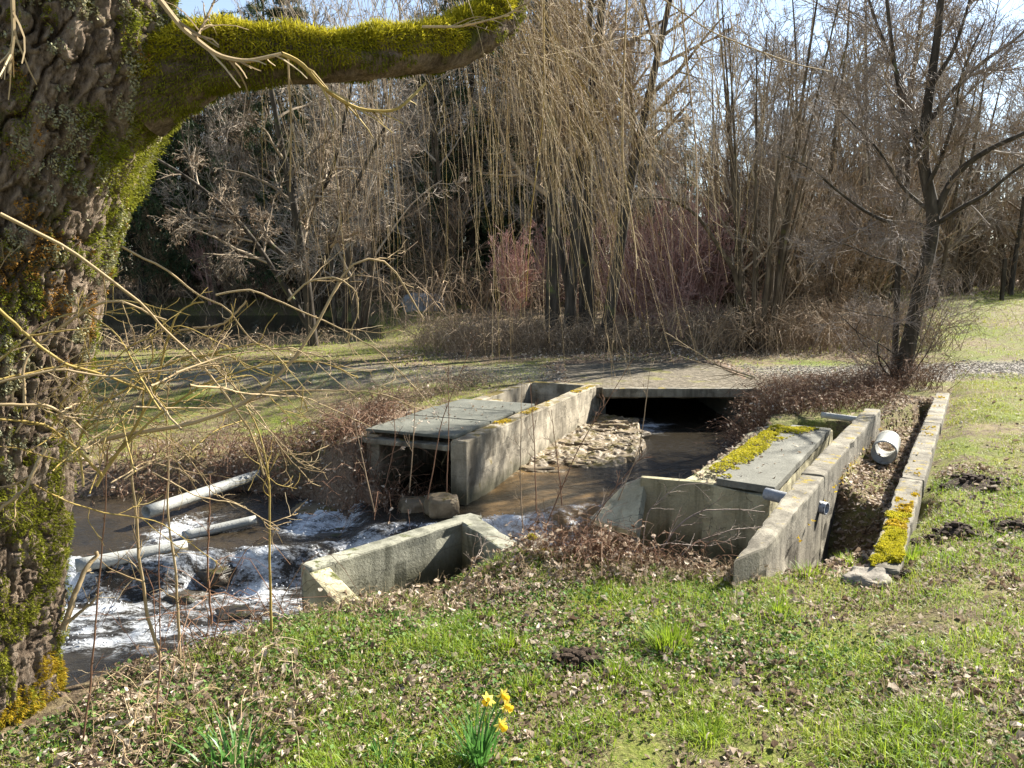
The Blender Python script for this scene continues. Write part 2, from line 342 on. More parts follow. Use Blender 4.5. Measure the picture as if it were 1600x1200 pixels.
# ------------------------------------------------------------------ terrain
POOL = [(.05, 6.3), (-.43, 7.25), (1.27, 11.2), (1.35, 13.9), (3.2, 13.9), (3.1, 11.0), (2.85, 9.7), (2.3, 8.3), (1.6, 6.3), (2.05, 5.6), (1.25, 5.0), (.6, 5.2), (.3, 5.7)]
STREAM = [(.1, 6.2), (-.43, 7.25), (.1, 8.4), (-.9, 8.8), (-.78, 7.9), (-.8, 7.15), (-1.35, 6.95), (-2.4, 7.6), (-3.2, 7.95), (-4.4, 7.6), (-6, 7.2), (-9, 6.6), (-9, 3.2), (-4, 3.6), (-2.75, 3.95), (-2.1, 4.08), (-1.7, 4.5), (-1.5, 5.1), (-1.1, 5.6), (-.35, 5.98)]
BASIN = [(-1.22, 4.58), (-.32, 5.6), (.05, 5.0), (.02, 4.62), (-.45, 4.42), (-.92, 4.28)]
PIT = [(1.5, 4.2), (1.62, 4.1), (1.95, 4.2), (5.2, 9.8), (4.1, 8.6)]
POND = [(-4.6, 19.5), (-7.0, 18.0), (-14, 17.6), (-20, 20), (-21, 33), (-9, 33), (-5.6, 26)]
GAP = [(1.6, 6.2), (2.02, 5.78), (3.8, 8.5), (3.2, 8.6)]
TANK = [(-.43+.394*a_-.919*b_, 7.27+.919*a_+.394*b_) for a_, b_ in ((-.2, .09), (4.2, .09), (4.2, 1.06), (-.2, 1.06))]
def base_h(x, y):
    x = np.asarray(x, float); y = np.asarray(y, float)
    h = .02*np.clip(y-12, 0, 40)+.01*np.clip(y-52, 0, 200)
    h = h-.42*S(y, 4.2, 8)*(1-S(y, 8.8, 13))*S(-x, 1.35, 2.6)
    h = h+.55*S(x, 5, 14)*S(y, 12, 25)+.10*S(x-.594*(y-3.9), 1.9, 2.3)*(1-S(y, 10, 13))
    h = h-.20*S(y, 3.3, 4.3)*S(-x, -.1, .5)*(1-S(y, 5, 6))
    h = h+.02*n2(x, y, 1.1, 3, 5)+.010*n2(x, y, 5, 3, 6)+.25*n2(x, y, .06, 2, 8)*S(y, 25, 60)
    h = h+.08*S(np.hypot(x+1.9, y-2.6), .9, .2)
    return h
def ground_h(x, y):
    h = base_h(x, y)
    rg = .06*n2(x, y, 2.5, 3, 11)
    for poly, fl, k in ((POOL, -1.0, 1.5), (STREAM, -1.25, .62), (BASIN, -.75, 6.), (POND, -.6, .35), (TANK, -.9, 9.), (GAP, -.45, 9.)):
        d = pdist(x, y, poly); kk = k
        if poly is STREAM: kk = np.where(y > 6.9, 1.3+1.2*S(x, -2.2, -1.6), .82+.3*S(x, -2.0, -1.4))
        if poly is POOL: kk = np.where(y > 8, 2.4, 1.1)
        h = np.minimum(h, fl+kk*np.maximum(d, 0)+(rg if poly is not TANK and poly is not GAP else 0)*np.clip(np.maximum(d, 0)*2, 0, 1))
    d = pdist(x, y, PIT); h = np.where(d < .3, np.minimum(h, -.05-.025*(y-4)-.07*S(x-1.9-.594*(y-4.05), -.42, -.1)+.03*n2(x, y, 9, 2, 3)+np.maximum(d, 0)*3), h)
    return h
def grid_axis(a, b, step, lo, hi, g=1.12):
    m = list(np.arange(a, b+1e-6, step)); s = step; v = a; left = []
    while v > lo: s *= g; v -= s; left.append(v)
    s = step; v = b; right = []
    while v < hi: s *= g; v += s; right.append(v)
    return np.array(left[::-1]+m+right)
gx = grid_axis(-6, 6.5, .05, -500, 500); gy = grid_axis(1.6, 12.5, .05, -60, 700)
X, Y = np.meshgrid(gx, gy); Z = ground_h(X, Y)
TRACK = [(-14, 13.2), (-4, 12.9), (0, 12.6), (4, 12.6), (8, 13.1), (20, 15.)]
LANE = [(-1.3, 13), (-2.2, 15.5), (-3.6, 20), (-5.2, 27), (-6.8, 40), (-7, 60)]
def masks(x, y):
    tr = pdist(x, y, TRACK, False); la = pdist(x, y, LANE, False)
    gravel = np.clip((1-S(tr+.35*n2(x, y, 1.3, 3, 21), .6, 1.3))*(.45+.55*S(x, 3.0, 5.5)*1.0), 0, 1)*.9
    litter = np.zeros_like(np.asarray(x, float))
    bank = pdist(x, y, POOL); litter = np.maximum(litter, (1-S(bank, .5, 1.0))*S(y, 3.9, 4.3)*S(x, -.1, .2))
    litter = np.maximum(litter, 1-S(pdist(x, y, PIT), .05, .15))
    litter = np.maximum(litter, (1-S(pdist(x, y, STREAM), .3, 1.3))*S(y, 6, 7))
    litter = np.maximum(litter, S(y, 14.2, 15)*S(x, -2.5, -1.0)*(1-S(x, 7, 9))*.8)
    litter = np.maximum(litter, .7*S(n2(x, y, 2.6, 3, 33), .22, .5)*(1-S(y, 9, 12)))
    litter = np.maximum(litter, S(y, 33, 40))
    litter = np.maximum(litter, .75*(1-S(la, .1, .5))*S(n2(x, y, .9, 3, 35), -.3, .1)*S(y, 12, 14))
    green = .42+.45*n2(x, y, 1.3, 3, 31)-.5*(1-S(np.hypot(x+1.9, y-2.8), .5, 1.4))
    litter = litter*np.where((x > 2.3) & (y < 12), .35, 1); green = green*np.where((x > 2) & (y > 4), 1.1, 1)
    return np.clip(green, 0, 1), gravel, np.clip(litter, 0, 1)
green, gravel, litter = masks(X, Y)
bed = np.clip(1-S(np.minimum(pdist(X, Y, POOL), pdist(X, Y, STREAM)), .0, .3)+S(-Z, .6, .9), 0, 1)
mb = MB(); ny, nx = X.shape
i = (np.arange(ny-1)*nx)[:, None]; j = np.arange(nx-1)[None]
Fq = np.stack([i+j, i+j+1, i+nx+j+1, i+nx+j], -1).reshape(-1, 4)
mb.add(np.stack([X, Y, Z], -1).reshape(-1, 3), Fq, green=green.ravel(), gravel=gravel.ravel(), litter=litter.ravel(), bed=bed.ravel())
tag(mb.build('ground', M['ground'], smooth=True), kind='structure')

# ------------------------------------------------------------------ water
def sheet(x0, x1, y0, y1, st):
    xs = np.arange(x0, x1, st); ys = np.arange(y0, y1, st); X, Y = np.meshgrid(xs, ys); ny, nx = X.shape
    i = (np.arange(ny-1)*nx)[:, None]; j = np.arange(nx-1)[None]
    return X, Y, np.stack([i+j, i+j+1, i+nx+j+1, i+nx+j], -1).reshape(-1, 4)
X, Y, Fq = sheet(-8, 3.6, 3.9, 13.8, .03)
def line2(x): return 6.15+.22*(x+3.5)+.12*n2(x, x*0, 2, 2, 9)
wob = .15*n2(X, Y, 2.2, 3, 41)
s3 = S(X+.35*(Y-6.8)+wob, .15, .6)                  # sheet over the ledge, then the small fall
s1 = S(X+wob+.2*(Y-7.6), -1.75, -1.35)              # fall beside the rock
s2 = S(Y-line2(X)+wob, -.25, .08)                   # rapids below the pipes
L = -.98+.28*s2+.13*s1*s2+.05*s3
f1 = S(X, -2.3, -1.9)*(1-S(X, -1.6, -1.2))
dY = Y-line2(X)
foam = .85*S(dY, -1.5, -.6)*(1-S(dY, -.05, .22))*(.45+.55*S(n2(X, Y, 1.9, 3, 17)+.1, 0, .4))
foam = np.maximum(foam, .75*f1*S(Y, 6.6, 7.0))
foam = np.maximum(foam, 1.15*np.exp(-((X-.52-.2*(Y-6.5))**2/.04+(Y-6.5)**2/.3)))
foam = np.maximum(foam, .7*np.exp(-((X+3.05)**2/.06+(Y-6.9)**2/.3)))
foam = np.maximum(foam, .75*np.exp(-((Y-5.35-.35*(X+2.7))**2/.012))*S(-X, 2., 2.4)*(1-S(-X, 3.3, 4)))
foam = np.maximum(foam, .5*np.exp(-((X-1.9)**2/.1+(Y-11)**2/.3)))
foam = foam*np.where((X < -2.75) & (dY < -.8), .3, 1)
foam = np.maximum(foam, .75*np.exp(-((Y-5.35-.35*(X+2.7))**2/.012))*S(-X, 2., 2.4)*(1-S(-X, 3.3, 4)))
turb = np.clip(foam+.25*s2*(1-s1)*(X < -1.2), 0, 1)
hz = L+.012*n2(X, Y, 3, 3, 51)+turb*(.075*n2(X, Y*1.5, 5, 4, 52)+.03*n2(X, Y, 17, 3, 54))+.004*n2(X, Y, 12, 2, 53)
shallow = np.clip(S(X, -.35, -.1)*(1-S(X+.3*(Y-8), .55, 1.0))*(1-S(Y, 8.4, 9.0))+.08*(X < -1)*S(n2(X, Y, 1.3, 2, 61), 0, .4), 0, 1)
mb = MB().add(np.stack([X, Y, hz], -1).reshape(-1, 3), Fq, foam=foam.ravel(), shallow=shallow.ravel())
tag(mb.build('stream_water', M['water'], smooth=True), kind='structure')
rq = np.random.default_rng(4); kq = np.flatnonzero((foam.ravel() > .45) & (np.hypot(X.ravel(), Y.ravel()) < 9)); kq = rq.choice(kq, 5200); bm_ = bmesh.new(); bmesh.ops.create_icosphere(bm_, subdivisions=1, radius=1)
v0 = np.array([v.co[:] for v in bm_.verts]); f0 = np.array([[v.index for v in q.verts] for q in bm_.faces]); bm_.free(); nq = len(kq); rr_ = rq.uniform(.002, .007, nq)*rq.choice([1, 1, 1, 1.7], nq)
cc_ = np.stack([X.ravel()[kq]+rq.normal(0, .02, nq), Y.ravel()[kq]+rq.normal(0, .02, nq), hz.ravel()[kq]+np.abs(rq.normal(0, .022, nq))], -1)
tag(MB().add((v0[None]*rr_[:, None, None]+cc_[:, None]).reshape(-1, 3), ((np.arange(nq)*len(v0))[:, None, None]+f0[None]).reshape(-1, 3)).build('spray', M['foam'], smooth=True), 'white drops and bubbles thrown up over the rapids', 'spray', kind='stuff')
Xp, Yp, Fp = sheet(-24, -3, 16.5, 35, .5)
tag(MB().add(np.stack([Xp, Yp, Xp*0-.13], -1).reshape(-1, 3), Fp).build('pond_water', M['pond'], smooth=True), kind='structure')

# ------------------------------------------------------------------ concrete works
def prism(name, pts, z0, z1, mat, parent=None, bev=.014, step=.07, amp=.006, seed=1, loc=None):
    """upright block on a polygon footprint (counter-clockwise), chipped edges"""
    bm = bmesh.new(); n = len(pts); z1 = z1 if hasattr(z1, '__len__') else [z1]*n; z0 = z0 if hasattr(z0, '__len__') else [z0]*n
    a = [bm.verts.new((p[0], p[1], z0[k])) for k, p in enumerate(pts)]; t = [bm.verts.new((p[0], p[1], z1[k])) for k, p in enumerate(pts)]
    bm.faces.new(a[::-1]); bm.faces.new(t)
    for k in range(n): bm.faces.new((a[k], a[(k+1) % n], t[(k+1) % n], t[k]))
    bmesh.ops.recalc_face_normals(bm, faces=bm.faces)
    for _ in range(7):
        e = [e for e in bm.edges if e.calc_length() > step*1.6]
        if not e: break
        bmesh.ops.subdivide_edges(bm, edges=e, cuts=1, use_grid_fill=True)
    sharp = [e for e in bm.edges if len(e.link_faces) == 2 and e.calc_face_angle(0) > .5]
    bmesh.ops.bevel(bm, geom=sharp, offset=bev, segments=2, profile=.6, affect='EDGES')
    bm.normal_update()
    co = np.array([v.co[:] for v in bm.verts]); no = np.array([v.normal[:] for v in bm.verts])
    d = amp*(fbm(co*4, 3, seed)+.6*fbm(co*17, 2, seed+5))
    d = d-bev*1.6*np.clip(fbm(co*9, 2, seed+9)-.25, 0, 1)*2*(np.abs(no).max(1) < .93)
    co = co+no*d[:, None]
    for v, c in zip(bm.verts, co): v.co = c
    fs = [np.array([[v.index for v in f.verts]]) for f in bm.faces]
    m = MB(); by = {}
    bm.verts.index_update()
    for f in bm.faces: by.setdefault(len(f.verts), []).append([v.index for v in f.verts])
    m.add(co, *[np.array(q) for q in by.values()]); bm.free()
    return m.build(name, mat, parent, smooth=False, loc=loc)
def strip(a, b, w0, w1=0.):
    """footprint of a wall from a to b: from w1 to w0 on its right side"""
    a = np.asarray(a[:2], float); b = np.asarray(b[:2], float); d = (b-a)/np.linalg.norm(b-a); r = np.array([d[1], -d[0]])
    return [a+r*w1, a+r*w0, b+r*w0, b+r*w1]
# long inlet channel box
A = np.array([-.43, 7.27]); dr = np.array([.394, .919]); lf = np.array([-.919, .394]); LEN = 4.3; WID = 1.15
def bx(s, t): return A+dr*s+lf*t
box = empty('inlet_channel', (*A, -.6), 'long pale concrete channel box with dark cover slabs and open far end', 'concrete channel')
prism('side_wall', [bx(0, 0), bx(LEN, 0), bx(LEN, .17), bx(0, .17)], -1.05, .05, M['concrete_pale'], box, amp=.008)
prism('side_wall', [bx(.05, WID-.15), bx(LEN, WID-.15), bx(LEN, WID), bx(.05, WID)], -1.05, .03, M['concrete_pale'], box, seed=3)
prism('end_wall', [bx(LEN-.17, .174), bx(LEN, .174), bx(LEN, WID-.154), bx(LEN-.17, WID-.154)], -1.05, .045, M['concrete_pale'], box, seed=5)
prism('cross_wall', [bx(2.02, .174), bx(2.14, .174), bx(2.14, WID-.154), bx(2.02, WID-.154)], -1.05, -.02, M['concrete_olive'], box, seed=6)
prism('lintel', [bx(-.03, .18), bx(.1, .18), bx(.1, WID+.08), bx(-.03, WID+.08)], -.055, .0, M['concrete_kerb'], box, seed=7)
for k, (a, b, e) in enumerate(((.02, .86, .0), (.885, 1.5, .03), (1.52, 2.12, -.02))):
    prism('cover_slab', [bx(a, .15), bx(b, .15+e*.3), bx(b, WID-.02+e), bx(a, WID-.02)], .056, .085, M['concrete_dark'], box, bev=.006, seed=10+k, amp=.004)
prism('inner_block', [bx(2.5, WID-.32), bx(2.75, WID-.32), bx(2.75, WID-.16), bx(2.5, WID-.16)], -.5, .0, M['concrete_pale'], box, seed=17)
# near headwall basin
hw = empty('headwall', (-.31, 5.7, -.9), 'grey concrete U shaped headwall basin sunk into the near bank', 'headwall')
Bp, Ap, Cp = np.array([-.31, 5.70]), np.array([-1.3, 4.64]), np.array([.22, 4.72])
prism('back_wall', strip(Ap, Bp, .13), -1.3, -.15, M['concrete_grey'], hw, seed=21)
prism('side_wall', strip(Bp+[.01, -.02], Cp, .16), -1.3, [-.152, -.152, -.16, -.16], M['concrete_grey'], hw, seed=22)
prism('side_wall', strip((-.85, 4.1), Ap+[.012, -.012], .14), -1.3, [-.3, -.3, -.152, -.152], M['concrete_olive'], hw, seed=23)
# retaining wall on the right, in two pours
rw = empty('retaining_wall', (1.25, 4.0, -.3), 'long low pale retaining wall beside the dark slab, joint across its middle', 'retaining wall')
prism('wall_section', [(1.14, 3.90), (1.385, 4.11), (2.27, 5.58), (2.13, 5.665)], -.9, .15, M['concrete_kerb'], rw, seed=31, amp=.008, bev=.016)
prism('wall_section', [(2.132, 5.672), (2.272, 5.588), (4.02, 8.47), (3.88, 8.555)], -.9, .156, M['concrete_kerb'], rw, seed=32, amp=.008, bev=.016)
# kerb wall beyond the ditch
kw = empty('kerb_wall', (1.9, 3.9, -.3), 'low concrete kerb flush with the lawn, yellow moss along its near end', 'kerb')
k0 = np.array([1.90, 4.05]); kd = np.array([.512, .859]); kr = np.array([.859, -.512])
def kb(s, t): return k0+kd*s+kr*t
for k, (a, b, dz) in enumerate(((0, 1.85, -.03), (1.856, 4.4, .0), (4.406, 6.75, .004))):
    prism('kerb_section', [kb(a, 0), kb(a, .16), kb(b, .15), kb(b, 0)], -.6, [.06, .06, .13, .13] if k == 0 else .13+dz, M['concrete_kerb'], kw, seed=40+k, amp=.008, bev=.014)
# slab deck on its ledge
lg = prism('ledge_block', [(1.42, 6.3), (1.95, 5.78), (3.48, 8.4), (3.1, 8.75), (2.55, 8.3), (2.2, 7.6)], -1.1, -.06, M['concrete_olive'], seed=50, amp=.015, loc=(2.4, 7.2, -1.1))
tag(lg, 'rough concrete ledge with leaf litter under the flat slab, beside the pool', 'ledge')
sl = prism('cover_slab', [(1.62, 6.10), (2.0, 5.83), (3.36, 8.16), (3.02, 8.36)], -.055, .005, M['concrete_slab'], bev=.008, seed=51, amp=.003, loc=(2.5, 7.0, -.055))
tag(sl, 'flat dark grey slab with yellow moss on its left edge, along the retaining wall', 'slab')
# sluice panel and leaning plate
sp = prism('sluice_panel', [(1.06, 6.33), (2.04, 6.03), (2.06, 6.10), (1.08, 6.40)], -1.0, [-.05, -.06, -.06, -.05], M['concrete_olive'], bev=.008, seed=60, amp=.004, loc=(1.55, 6.2, -1.))
tag(sp, 'upright olive concrete sluice panel standing across the small pool', 'sluice panel')
sill = prism('sill_beam', [(.82, 5.95), (1.95, 5.62), (1.98, 5.70), (.85, 6.03)], -.8, -.58, M['concrete_olive'], bev=.008, seed=61, amp=.004, loc=(1.4, 5.8, -.8))
tag(sill, 'low concrete sill beam in the water before the sluice panel', 'sill')
def plate(name, q, th, mat, label, cat, seed):
    q = np.array(q); n = np.cross(q[1]-q[0], q[3]-q[0]); n = n/np.linalg.norm(n)
    if n[2] < 0: n = -n
    g = 12; uu, vv = np.meshgrid(np.linspace(0, 1, g), np.linspace(0, 1, g))
    T = (q[0]*(1-uu[..., None])+q[1]*uu[..., None])*(1-vv[..., None])+(q[3]*(1-uu[..., None])+q[2]*uu[..., None])*vv[..., None]
    T = T.reshape(-1, 3); T = T+n*(.006*fbm(T*7, 3, seed))[:, None]
    i = (np.arange(g-1)*g)[:, None]; j = np.arange(g-1)[None]; f = np.stack([i+j, i+j+1, i+g+j+1, i+g+j], -1).reshape(-1, 4)
    rim = list(range(g))+[g-1+g*k for k in range(1, g)]+[g*g-1-k for k in range(1, g)]+[g*(g-1)-g*k for k in range(1, g-1)]
    m = MB().add(np.concatenate([T, T-n*th]), f, f[:, ::-1]+g*g, np.array([[rim[k], rim[k]+g*g, rim[(k+1) % len(rim)]+g*g, rim[(k+1) % len(rim)]] for k in range(len(rim))]))
    return tag(m.build(name, mat, loc=tuple(q.mean(0))), label, cat)
plate('wing_plate', [D(977, 755, 6.46), D(1008, 745, 6.40), D(993, 832, 5.95), D(922, 810, 6.25)], .07, M['concrete_plank'], 'pale sloping concrete wing plate leaning at the left end of the sluice panel', 'wing plate', 5)

# culvert under the track
cv = empty('culvert_bridge', (2.4, 11.1, -.8), 'low concrete culvert bridge carrying the track over the stream, dark opening below', 'culvert bridge')
prism('deck', [(.95, 11.12), (4.4, 11.12), (4.9, 15.0), (.3, 15.0), (.5, 12.6)], -.14, .012, M['dirt'], cv, seed=70, step=.25, amp=.02)
prism('parapet', [(1.28, 11.0), (3.7, 11.0), (3.7, 11.117), (1.28, 11.117)], -.11, .018, M['concrete_kerb'], cv, seed=71)
prism('abutment', [(1.25, 11.25), (1.36, 11.25), (1.36, 14.0), (1.25, 14.0)], -1.2, -.145, M['concrete_dark'], cv, seed=72, step=.25)
prism('abutment', [(3.2, 11.25), (3.35, 11.25), (3.35, 14.0), (3.2, 14.0)], -1.2, -.145, M['concrete_dark'], cv, seed=73, step=.25)

# ledge of old masonry beside the channel wall
def rock_mesh(c, r, seed, sub=3, amp=.35, flat=None):
    bm = bmesh.new(); bmesh.ops.create_icosphere(bm, subdivisions=sub, radius=1)
    V = np.array([v.co[:] for v in bm.verts]); f = np.array([[v.index for v in q.verts] for q in bm.faces]); bm.free()
    ra_ = seed*1.7; V = np.sign(V)*np.abs(V)**.42; V = np.stack([V[:, 0]*math.cos(ra_)-V[:, 1]*math.sin(ra_), V[:, 0]*math.sin(ra_)+V[:, 1]*math.cos(ra_), V[:, 2]], -1)
    V = V*(1+amp*fbm(V*1.3+seed*7.1, 3, seed)+.12*fbm(V*5+seed, 3, seed+1))[:, None]
    return V*np.asarray(r)+np.asarray(c), f
m = MB(); rng = np.random.default_rng(8)
def ledge_w(s): return np.interp(s, [.9, 1.4, 1.9, 3., 3.8, 4.25], [.0, .55, 1.02, 1.0, .7, .62])
def ledge_z(s, t): return -.50+.035*(s-2)+.07*np.exp(-t/.25)*.5-.05*(1-S(s, 1.2, 2.0))
for k in range(110):
    s = rng.uniform(1.2, 4.2); t = rng.uniform(.03, max(.06, float(ledge_w(s))-.05)); c = bx(s, -t); q = rng.uniform(.35, 1.)
    m.add(*rock_mesh((c[0], c[1], float(ledge_z(s, t))+rng.uniform(-.06, .0)), (.15*q*rng.uniform(.4, 1.3), .10*q*rng.uniform(.4, 1.3), .045*q+.015), k, 3, .5))
uu, vv = np.meshgrid(np.linspace(.8, 4.28, 130), np.linspace(-.03, 1.0, 46)); tt_ = np.where(vv > .93, ledge_w(uu)+.02, ledge_w(uu)*vv/.93); P_ = A+dr*uu[..., None]-lf*tt_[..., None]
P_ = P_+.05*np.stack([n2(P_[..., 0], P_[..., 1], 4, 3, 81), n2(P_[..., 0], P_[..., 1], 4, 3, 82)], -1)*S(vv, .2, .9)[..., None]
zz = ledge_z(uu, tt_)+.05*n2(P_[..., 0], P_[..., 1], 4, 4, 77)+.06*np.abs(n2(P_[..., 0], P_[..., 1], 9, 3, 78))-.5*S(vv, .90, .97)
i = (np.arange(45)*130)[:, None]; j = np.arange(129)[None]
m.add(np.concatenate([P_, zz[..., None]], -1).reshape(-1, 3), np.stack([i+j, i+j+1, i+131+j, i+130+j], -1).reshape(-1, 4))
tag(m.build('masonry_ledge', M['stone_wet'], smooth=False, loc=(.8, 8.8, -.6)), 'crumbling brown masonry ledge at the foot of the long channel wall', 'masonry ledge')
def stone(name, c, r, mat, label, cat, seed, group=None, amp=.3):
    V, f = rock_mesh(c, r, seed, 4 if max(r) > .08 else 3, amp); return tag(MB().add(V, f).build(name, mat, smooth=True, loc=tuple(c)), label, cat, group)
stone('rock', D(652, 800, 7.2), (.17, .14, .13), M['stone_wet'], 'brown block of stone standing in the stream at the channel mouth', 'rock', 3)
stone('rock', D(612, 850, 7.0), (.2, .16, .05), M['stone_wet'], 'flat wet brown stone under the little fall left of the channel mouth', 'rock', 4)
stone('rock', D(690, 790, 7.0), (.14, .12, .1), M['stone_wet'], 'small dark stone wedged between the channel mouth and the headwall', 'rock', 14)
stone('rock', D(500, 800, 7.6), (.28, .16, .07), M['stone_wet'], 'flat brown rock breaking the stream surface above the rapids', 'rock', 24)
stone('rock', D(180, 975, 5.9), (.3, .2, .06), M['stone_wet'], 'low stone under the rushing water below the crossing pipe', 'rock', 34)
rs_ = np.random.default_rng(55)
for k, (px, py, zz_, r, t) in enumerate(((180, 860, -.78, .2, 'dark wet rock under the left end of the crossing pipe'), (330, 890, -.85, .22, 'dark wet rock in the middle of the rapids below the short pipe'), (285, 930, -.95, .17, 'dark rock parting the white water'), (395, 868, -.8, .2, 'dark rock at the top right of the rapids'),
        (440, 830, -.75, .18, 'dark rock before the small fall'), (235, 850, -.78, .14, 'small dark rock where the two lower pipes meet'), (365, 955, -.95, .15, 'dark rock near the foot of the near bank'), (520, 835, -.72, .18, 'rock splitting the small fall left of the headwall'), (560, 800, -.66, .16, 'low rock at the lip of the small fall'))):
    c = W(px, py, zz_); c[2] -= .05; stone('rock', tuple(c), (r*.95, r*.65, r*.4), M['rock_dark'], t, 'rock', 300+k, 'dark rocks in the stream')
mbk = stone('mossy_stone', (.13, 4.98, -.22), (.09, .09, .12), M['stone'], 'mossy stump of stone at the right end of the headwall', 'stone', 5, amp=.15)
stone('white_stone', W(1222, 908, -.06), (.03, .03, .03), M['white_stone'], 'small white stone lying at the near end of the retaining wall', 'stone', 6)
stone('boulder', D(662, 474, 28.5), (.62, .45, .36), M['boulder'], 'grey boulder by the grassy lane at the edge of the wood', 'boulder', 7, amp=.2)
stone('end_stone', (1.87, 3.98, -.05), (.12, .10, .10), M['stone'], 'rounded stone at the near end of the mossy kerb', 'stone', 9)

# pipes
def pipe(name, a, b, r, mat, label, cat, th=.008, hollow=True):
    a = np.asarray(a, float); b = np.asarray(b, float); P = a+(b-a)*np.linspace(0, 1, 9)[:, None]; k = 28
    m = MB(); V, f = tubes(P, np.full(9, r), k); m.add(V, f)
    V2, f2 = tubes(P, np.full(9, r-th), k); m.add(V2, f2[:, ::-1])
    j = np.arange(k); j2 = (j+1) % k; o = len(V)
    m.f.append(np.stack([j2, j, j+o, j2+o], -1)); e = 8*k; m.f.append(np.stack([j+e, j2+e, j2+e+o, j+e+o], -1))
    return tag(m.build(name, mat, smooth=True, loc=tuple((a+b)/2)), label, cat)
pipe('pipe_stub', (3.42, 7.1, -.02), (3.66, 7.52, .0), .11, M['pvc'], 'short wide white plastic pipe stub lying in the leaf filled ditch', 'pipe')
pipe('grey_pipe', D(1196, 771, 5.75), D(1292, 795, 5.42), .045, M['steel'], 'grey pipe poking through the retaining wall joint', 'pipe')
pipe('thin_pipe', D(1283, 648, 8.5), D(1352, 657, 8.3), .032, M['pvc'], 'thin grey pipe lying over the brambles at the far wall end', 'pipe')
pipe('stream_pipe', D(228, 800, 7.05), D(425, 735, 8.6), .058, M['pvc'], 'white pipe sloping from the leafy bank down into the stream', 'pipe')
pipe('stream_pipe', D(118, 884, 6.05), D(292, 853, 6.5), .055, M['pvc'], 'whitish pipe lying across the stream just above the rapids', 'pipe')
pipe('stream_pipe', D(285, 838, 6.7), D(400, 812, 7.0), .042, M['pvc'], 'short pale pipe half sunk in the middle of the stream', 'pipe')

# ------------------------------------------------------------------ scattered ground cover
def blades(rng, x, y, z, h, wd, bend=.5, az=None, n=3, nz=None):
    """grass blades as curved strips, N blades with n segments; returns verts and quads"""
    N = len(x); az = rng.uniform(0, 2*math.pi, N) if az is None else az
    d = np.stack([np.cos(az), np.sin(az), np.zeros(N)], -1); s = np.stack([-np.sin(az), np.cos(az), np.zeros(N)], -1)
    tw = rng.uniform(-.8, .8, N); s = s*np.cos(tw)[:, None]+d*np.sin(tw)[:, None]
    be = np.abs(rng.normal(bend, bend*.5, N)); V = np.zeros((N, n+1, 2, 3)); base = np.stack([x, y, z], -1)
    ang = rng.normal(.15, .2, N); p = base.copy()
    for k in range(n+1):
        wk = wd*(1-.85*(k/n)**1.6)
        V[:, k, 0] = p-s*wk[:, None]*.5; V[:, k, 1] = p+s*wk[:, None]*.5
        ang = ang+be/n*1.6; step = h/n; p = p+d*(np.sin(ang)*step)[:, None]; p[:, 2] += np.cos(ang)*step
    b = (np.arange(N)*(n+1)*2)[:, None]; k = (np.arange(n)*2)[None]
    return V.reshape(-1, 3), np.stack([b+k, b+k+1, b+k+3, b+k+2], -1).reshape(-1, 4)
def leaves(rng, x, y, z, size, flat=.5, asp=.6, curl=.5):
    """curled leaves: 6 vertices, folded on the midrib"""
    N = len(x); az = rng.uniform(0, 2*math.pi, N); c = np.stack([x, y, z], -1)
    nz = nrm(np.stack([rng.normal(0, flat, N), rng.normal(0, flat, N), np.ones(N)], -1)); t = np.stack([np.cos(az), np.sin(az), np.zeros(N)], -1)
    t = nrm(t-nz*(t*nz).sum(-1, keepdims=True)); s = np.cross(nz, t); cu = rng.uniform(-curl, curl*1.6, N)[:, None]; L = size[:, None]; wv = L*asp*rng.uniform(.7, 1.1, N)[:, None]
    p = [c-t*L*.5, c-t*L*.1-s*wv*.5+nz*cu*L*.5, c+t*L*.25-s*wv*.4+nz*cu*L*.45, c+t*L*.5+nz*cu*L*.3, c+t*L*.25+s*wv*.4+nz*cu*L*.45, c-t*L*.1+s*wv*.5+nz*cu*L*.5, c+t*L*.1]
    V = np.stack(p, 1)+rng.normal(size=(N, 7, 3))*(L*.09)[:, None]; b = (np.arange(N)*7)[:, None]
    F = np.concatenate([b+np.array([[0, 6, 1]]), b+np.array([[1, 6, 2]]), b+np.array([[2, 6, 3]]), b+np.array([[3, 6, 4]]), b+np.array([[4, 6, 5]]), b+np.array([[5, 6, 0]])])
    return V.reshape(-1, 3), F
FOOT = [[bx(-.05, 0), bx(LEN, 0), bx(LEN, WID), bx(-.05, WID)], strip(Ap, Bp, .16), strip(Bp, Cp, .2), BASIN, [(1.1, 3.9), (1.4, 4.05), (4.05, 8.5), (3.85, 8.6)],
        [kb(-.05, -.02), kb(-.05, .2), kb(6.75, .18), kb(6.75, -.02)], [(1.4, 6.3), (2., 5.7), (3.7, 8.4), (3.1, 8.75), (2.2, 7.6)], [(1.2, 10.9), (3.7, 10.9), (3.7, 14), (1.2, 14)]]
def free(x, y, pit=True):
    ok = np.ones(len(x), bool)
    for p in FOOT: ok &= ~inpoly(x, y, p)
    ok &= (pdist(x, y, POOL) > .12) & (pdist(x, y, STREAM) > .25) & (pdist(x, y, POND) > .3)
    if pit: ok &= pdist(x, y, PIT) > .02
    ok &= np.hypot(x+2.0, y-2.75) > .45
    return ok
def scatter(rng, n, x0, x1, y0, y1, dens=None, frus=1.05, pit=True):
    x = rng.uniform(x0, x1, n); y = rng.uniform(y0, y1, n); k = (np.abs(x) < y*.65*frus+.5) & free(x, y, pit)
    x, y = x[k], y[k]
    if dens is not None: k = rng.random(len(x)) < dens(x, y); x, y = x[k], y[k]
    return x, y, ground_h(x, y)
rng = np.random.default_rng(21)
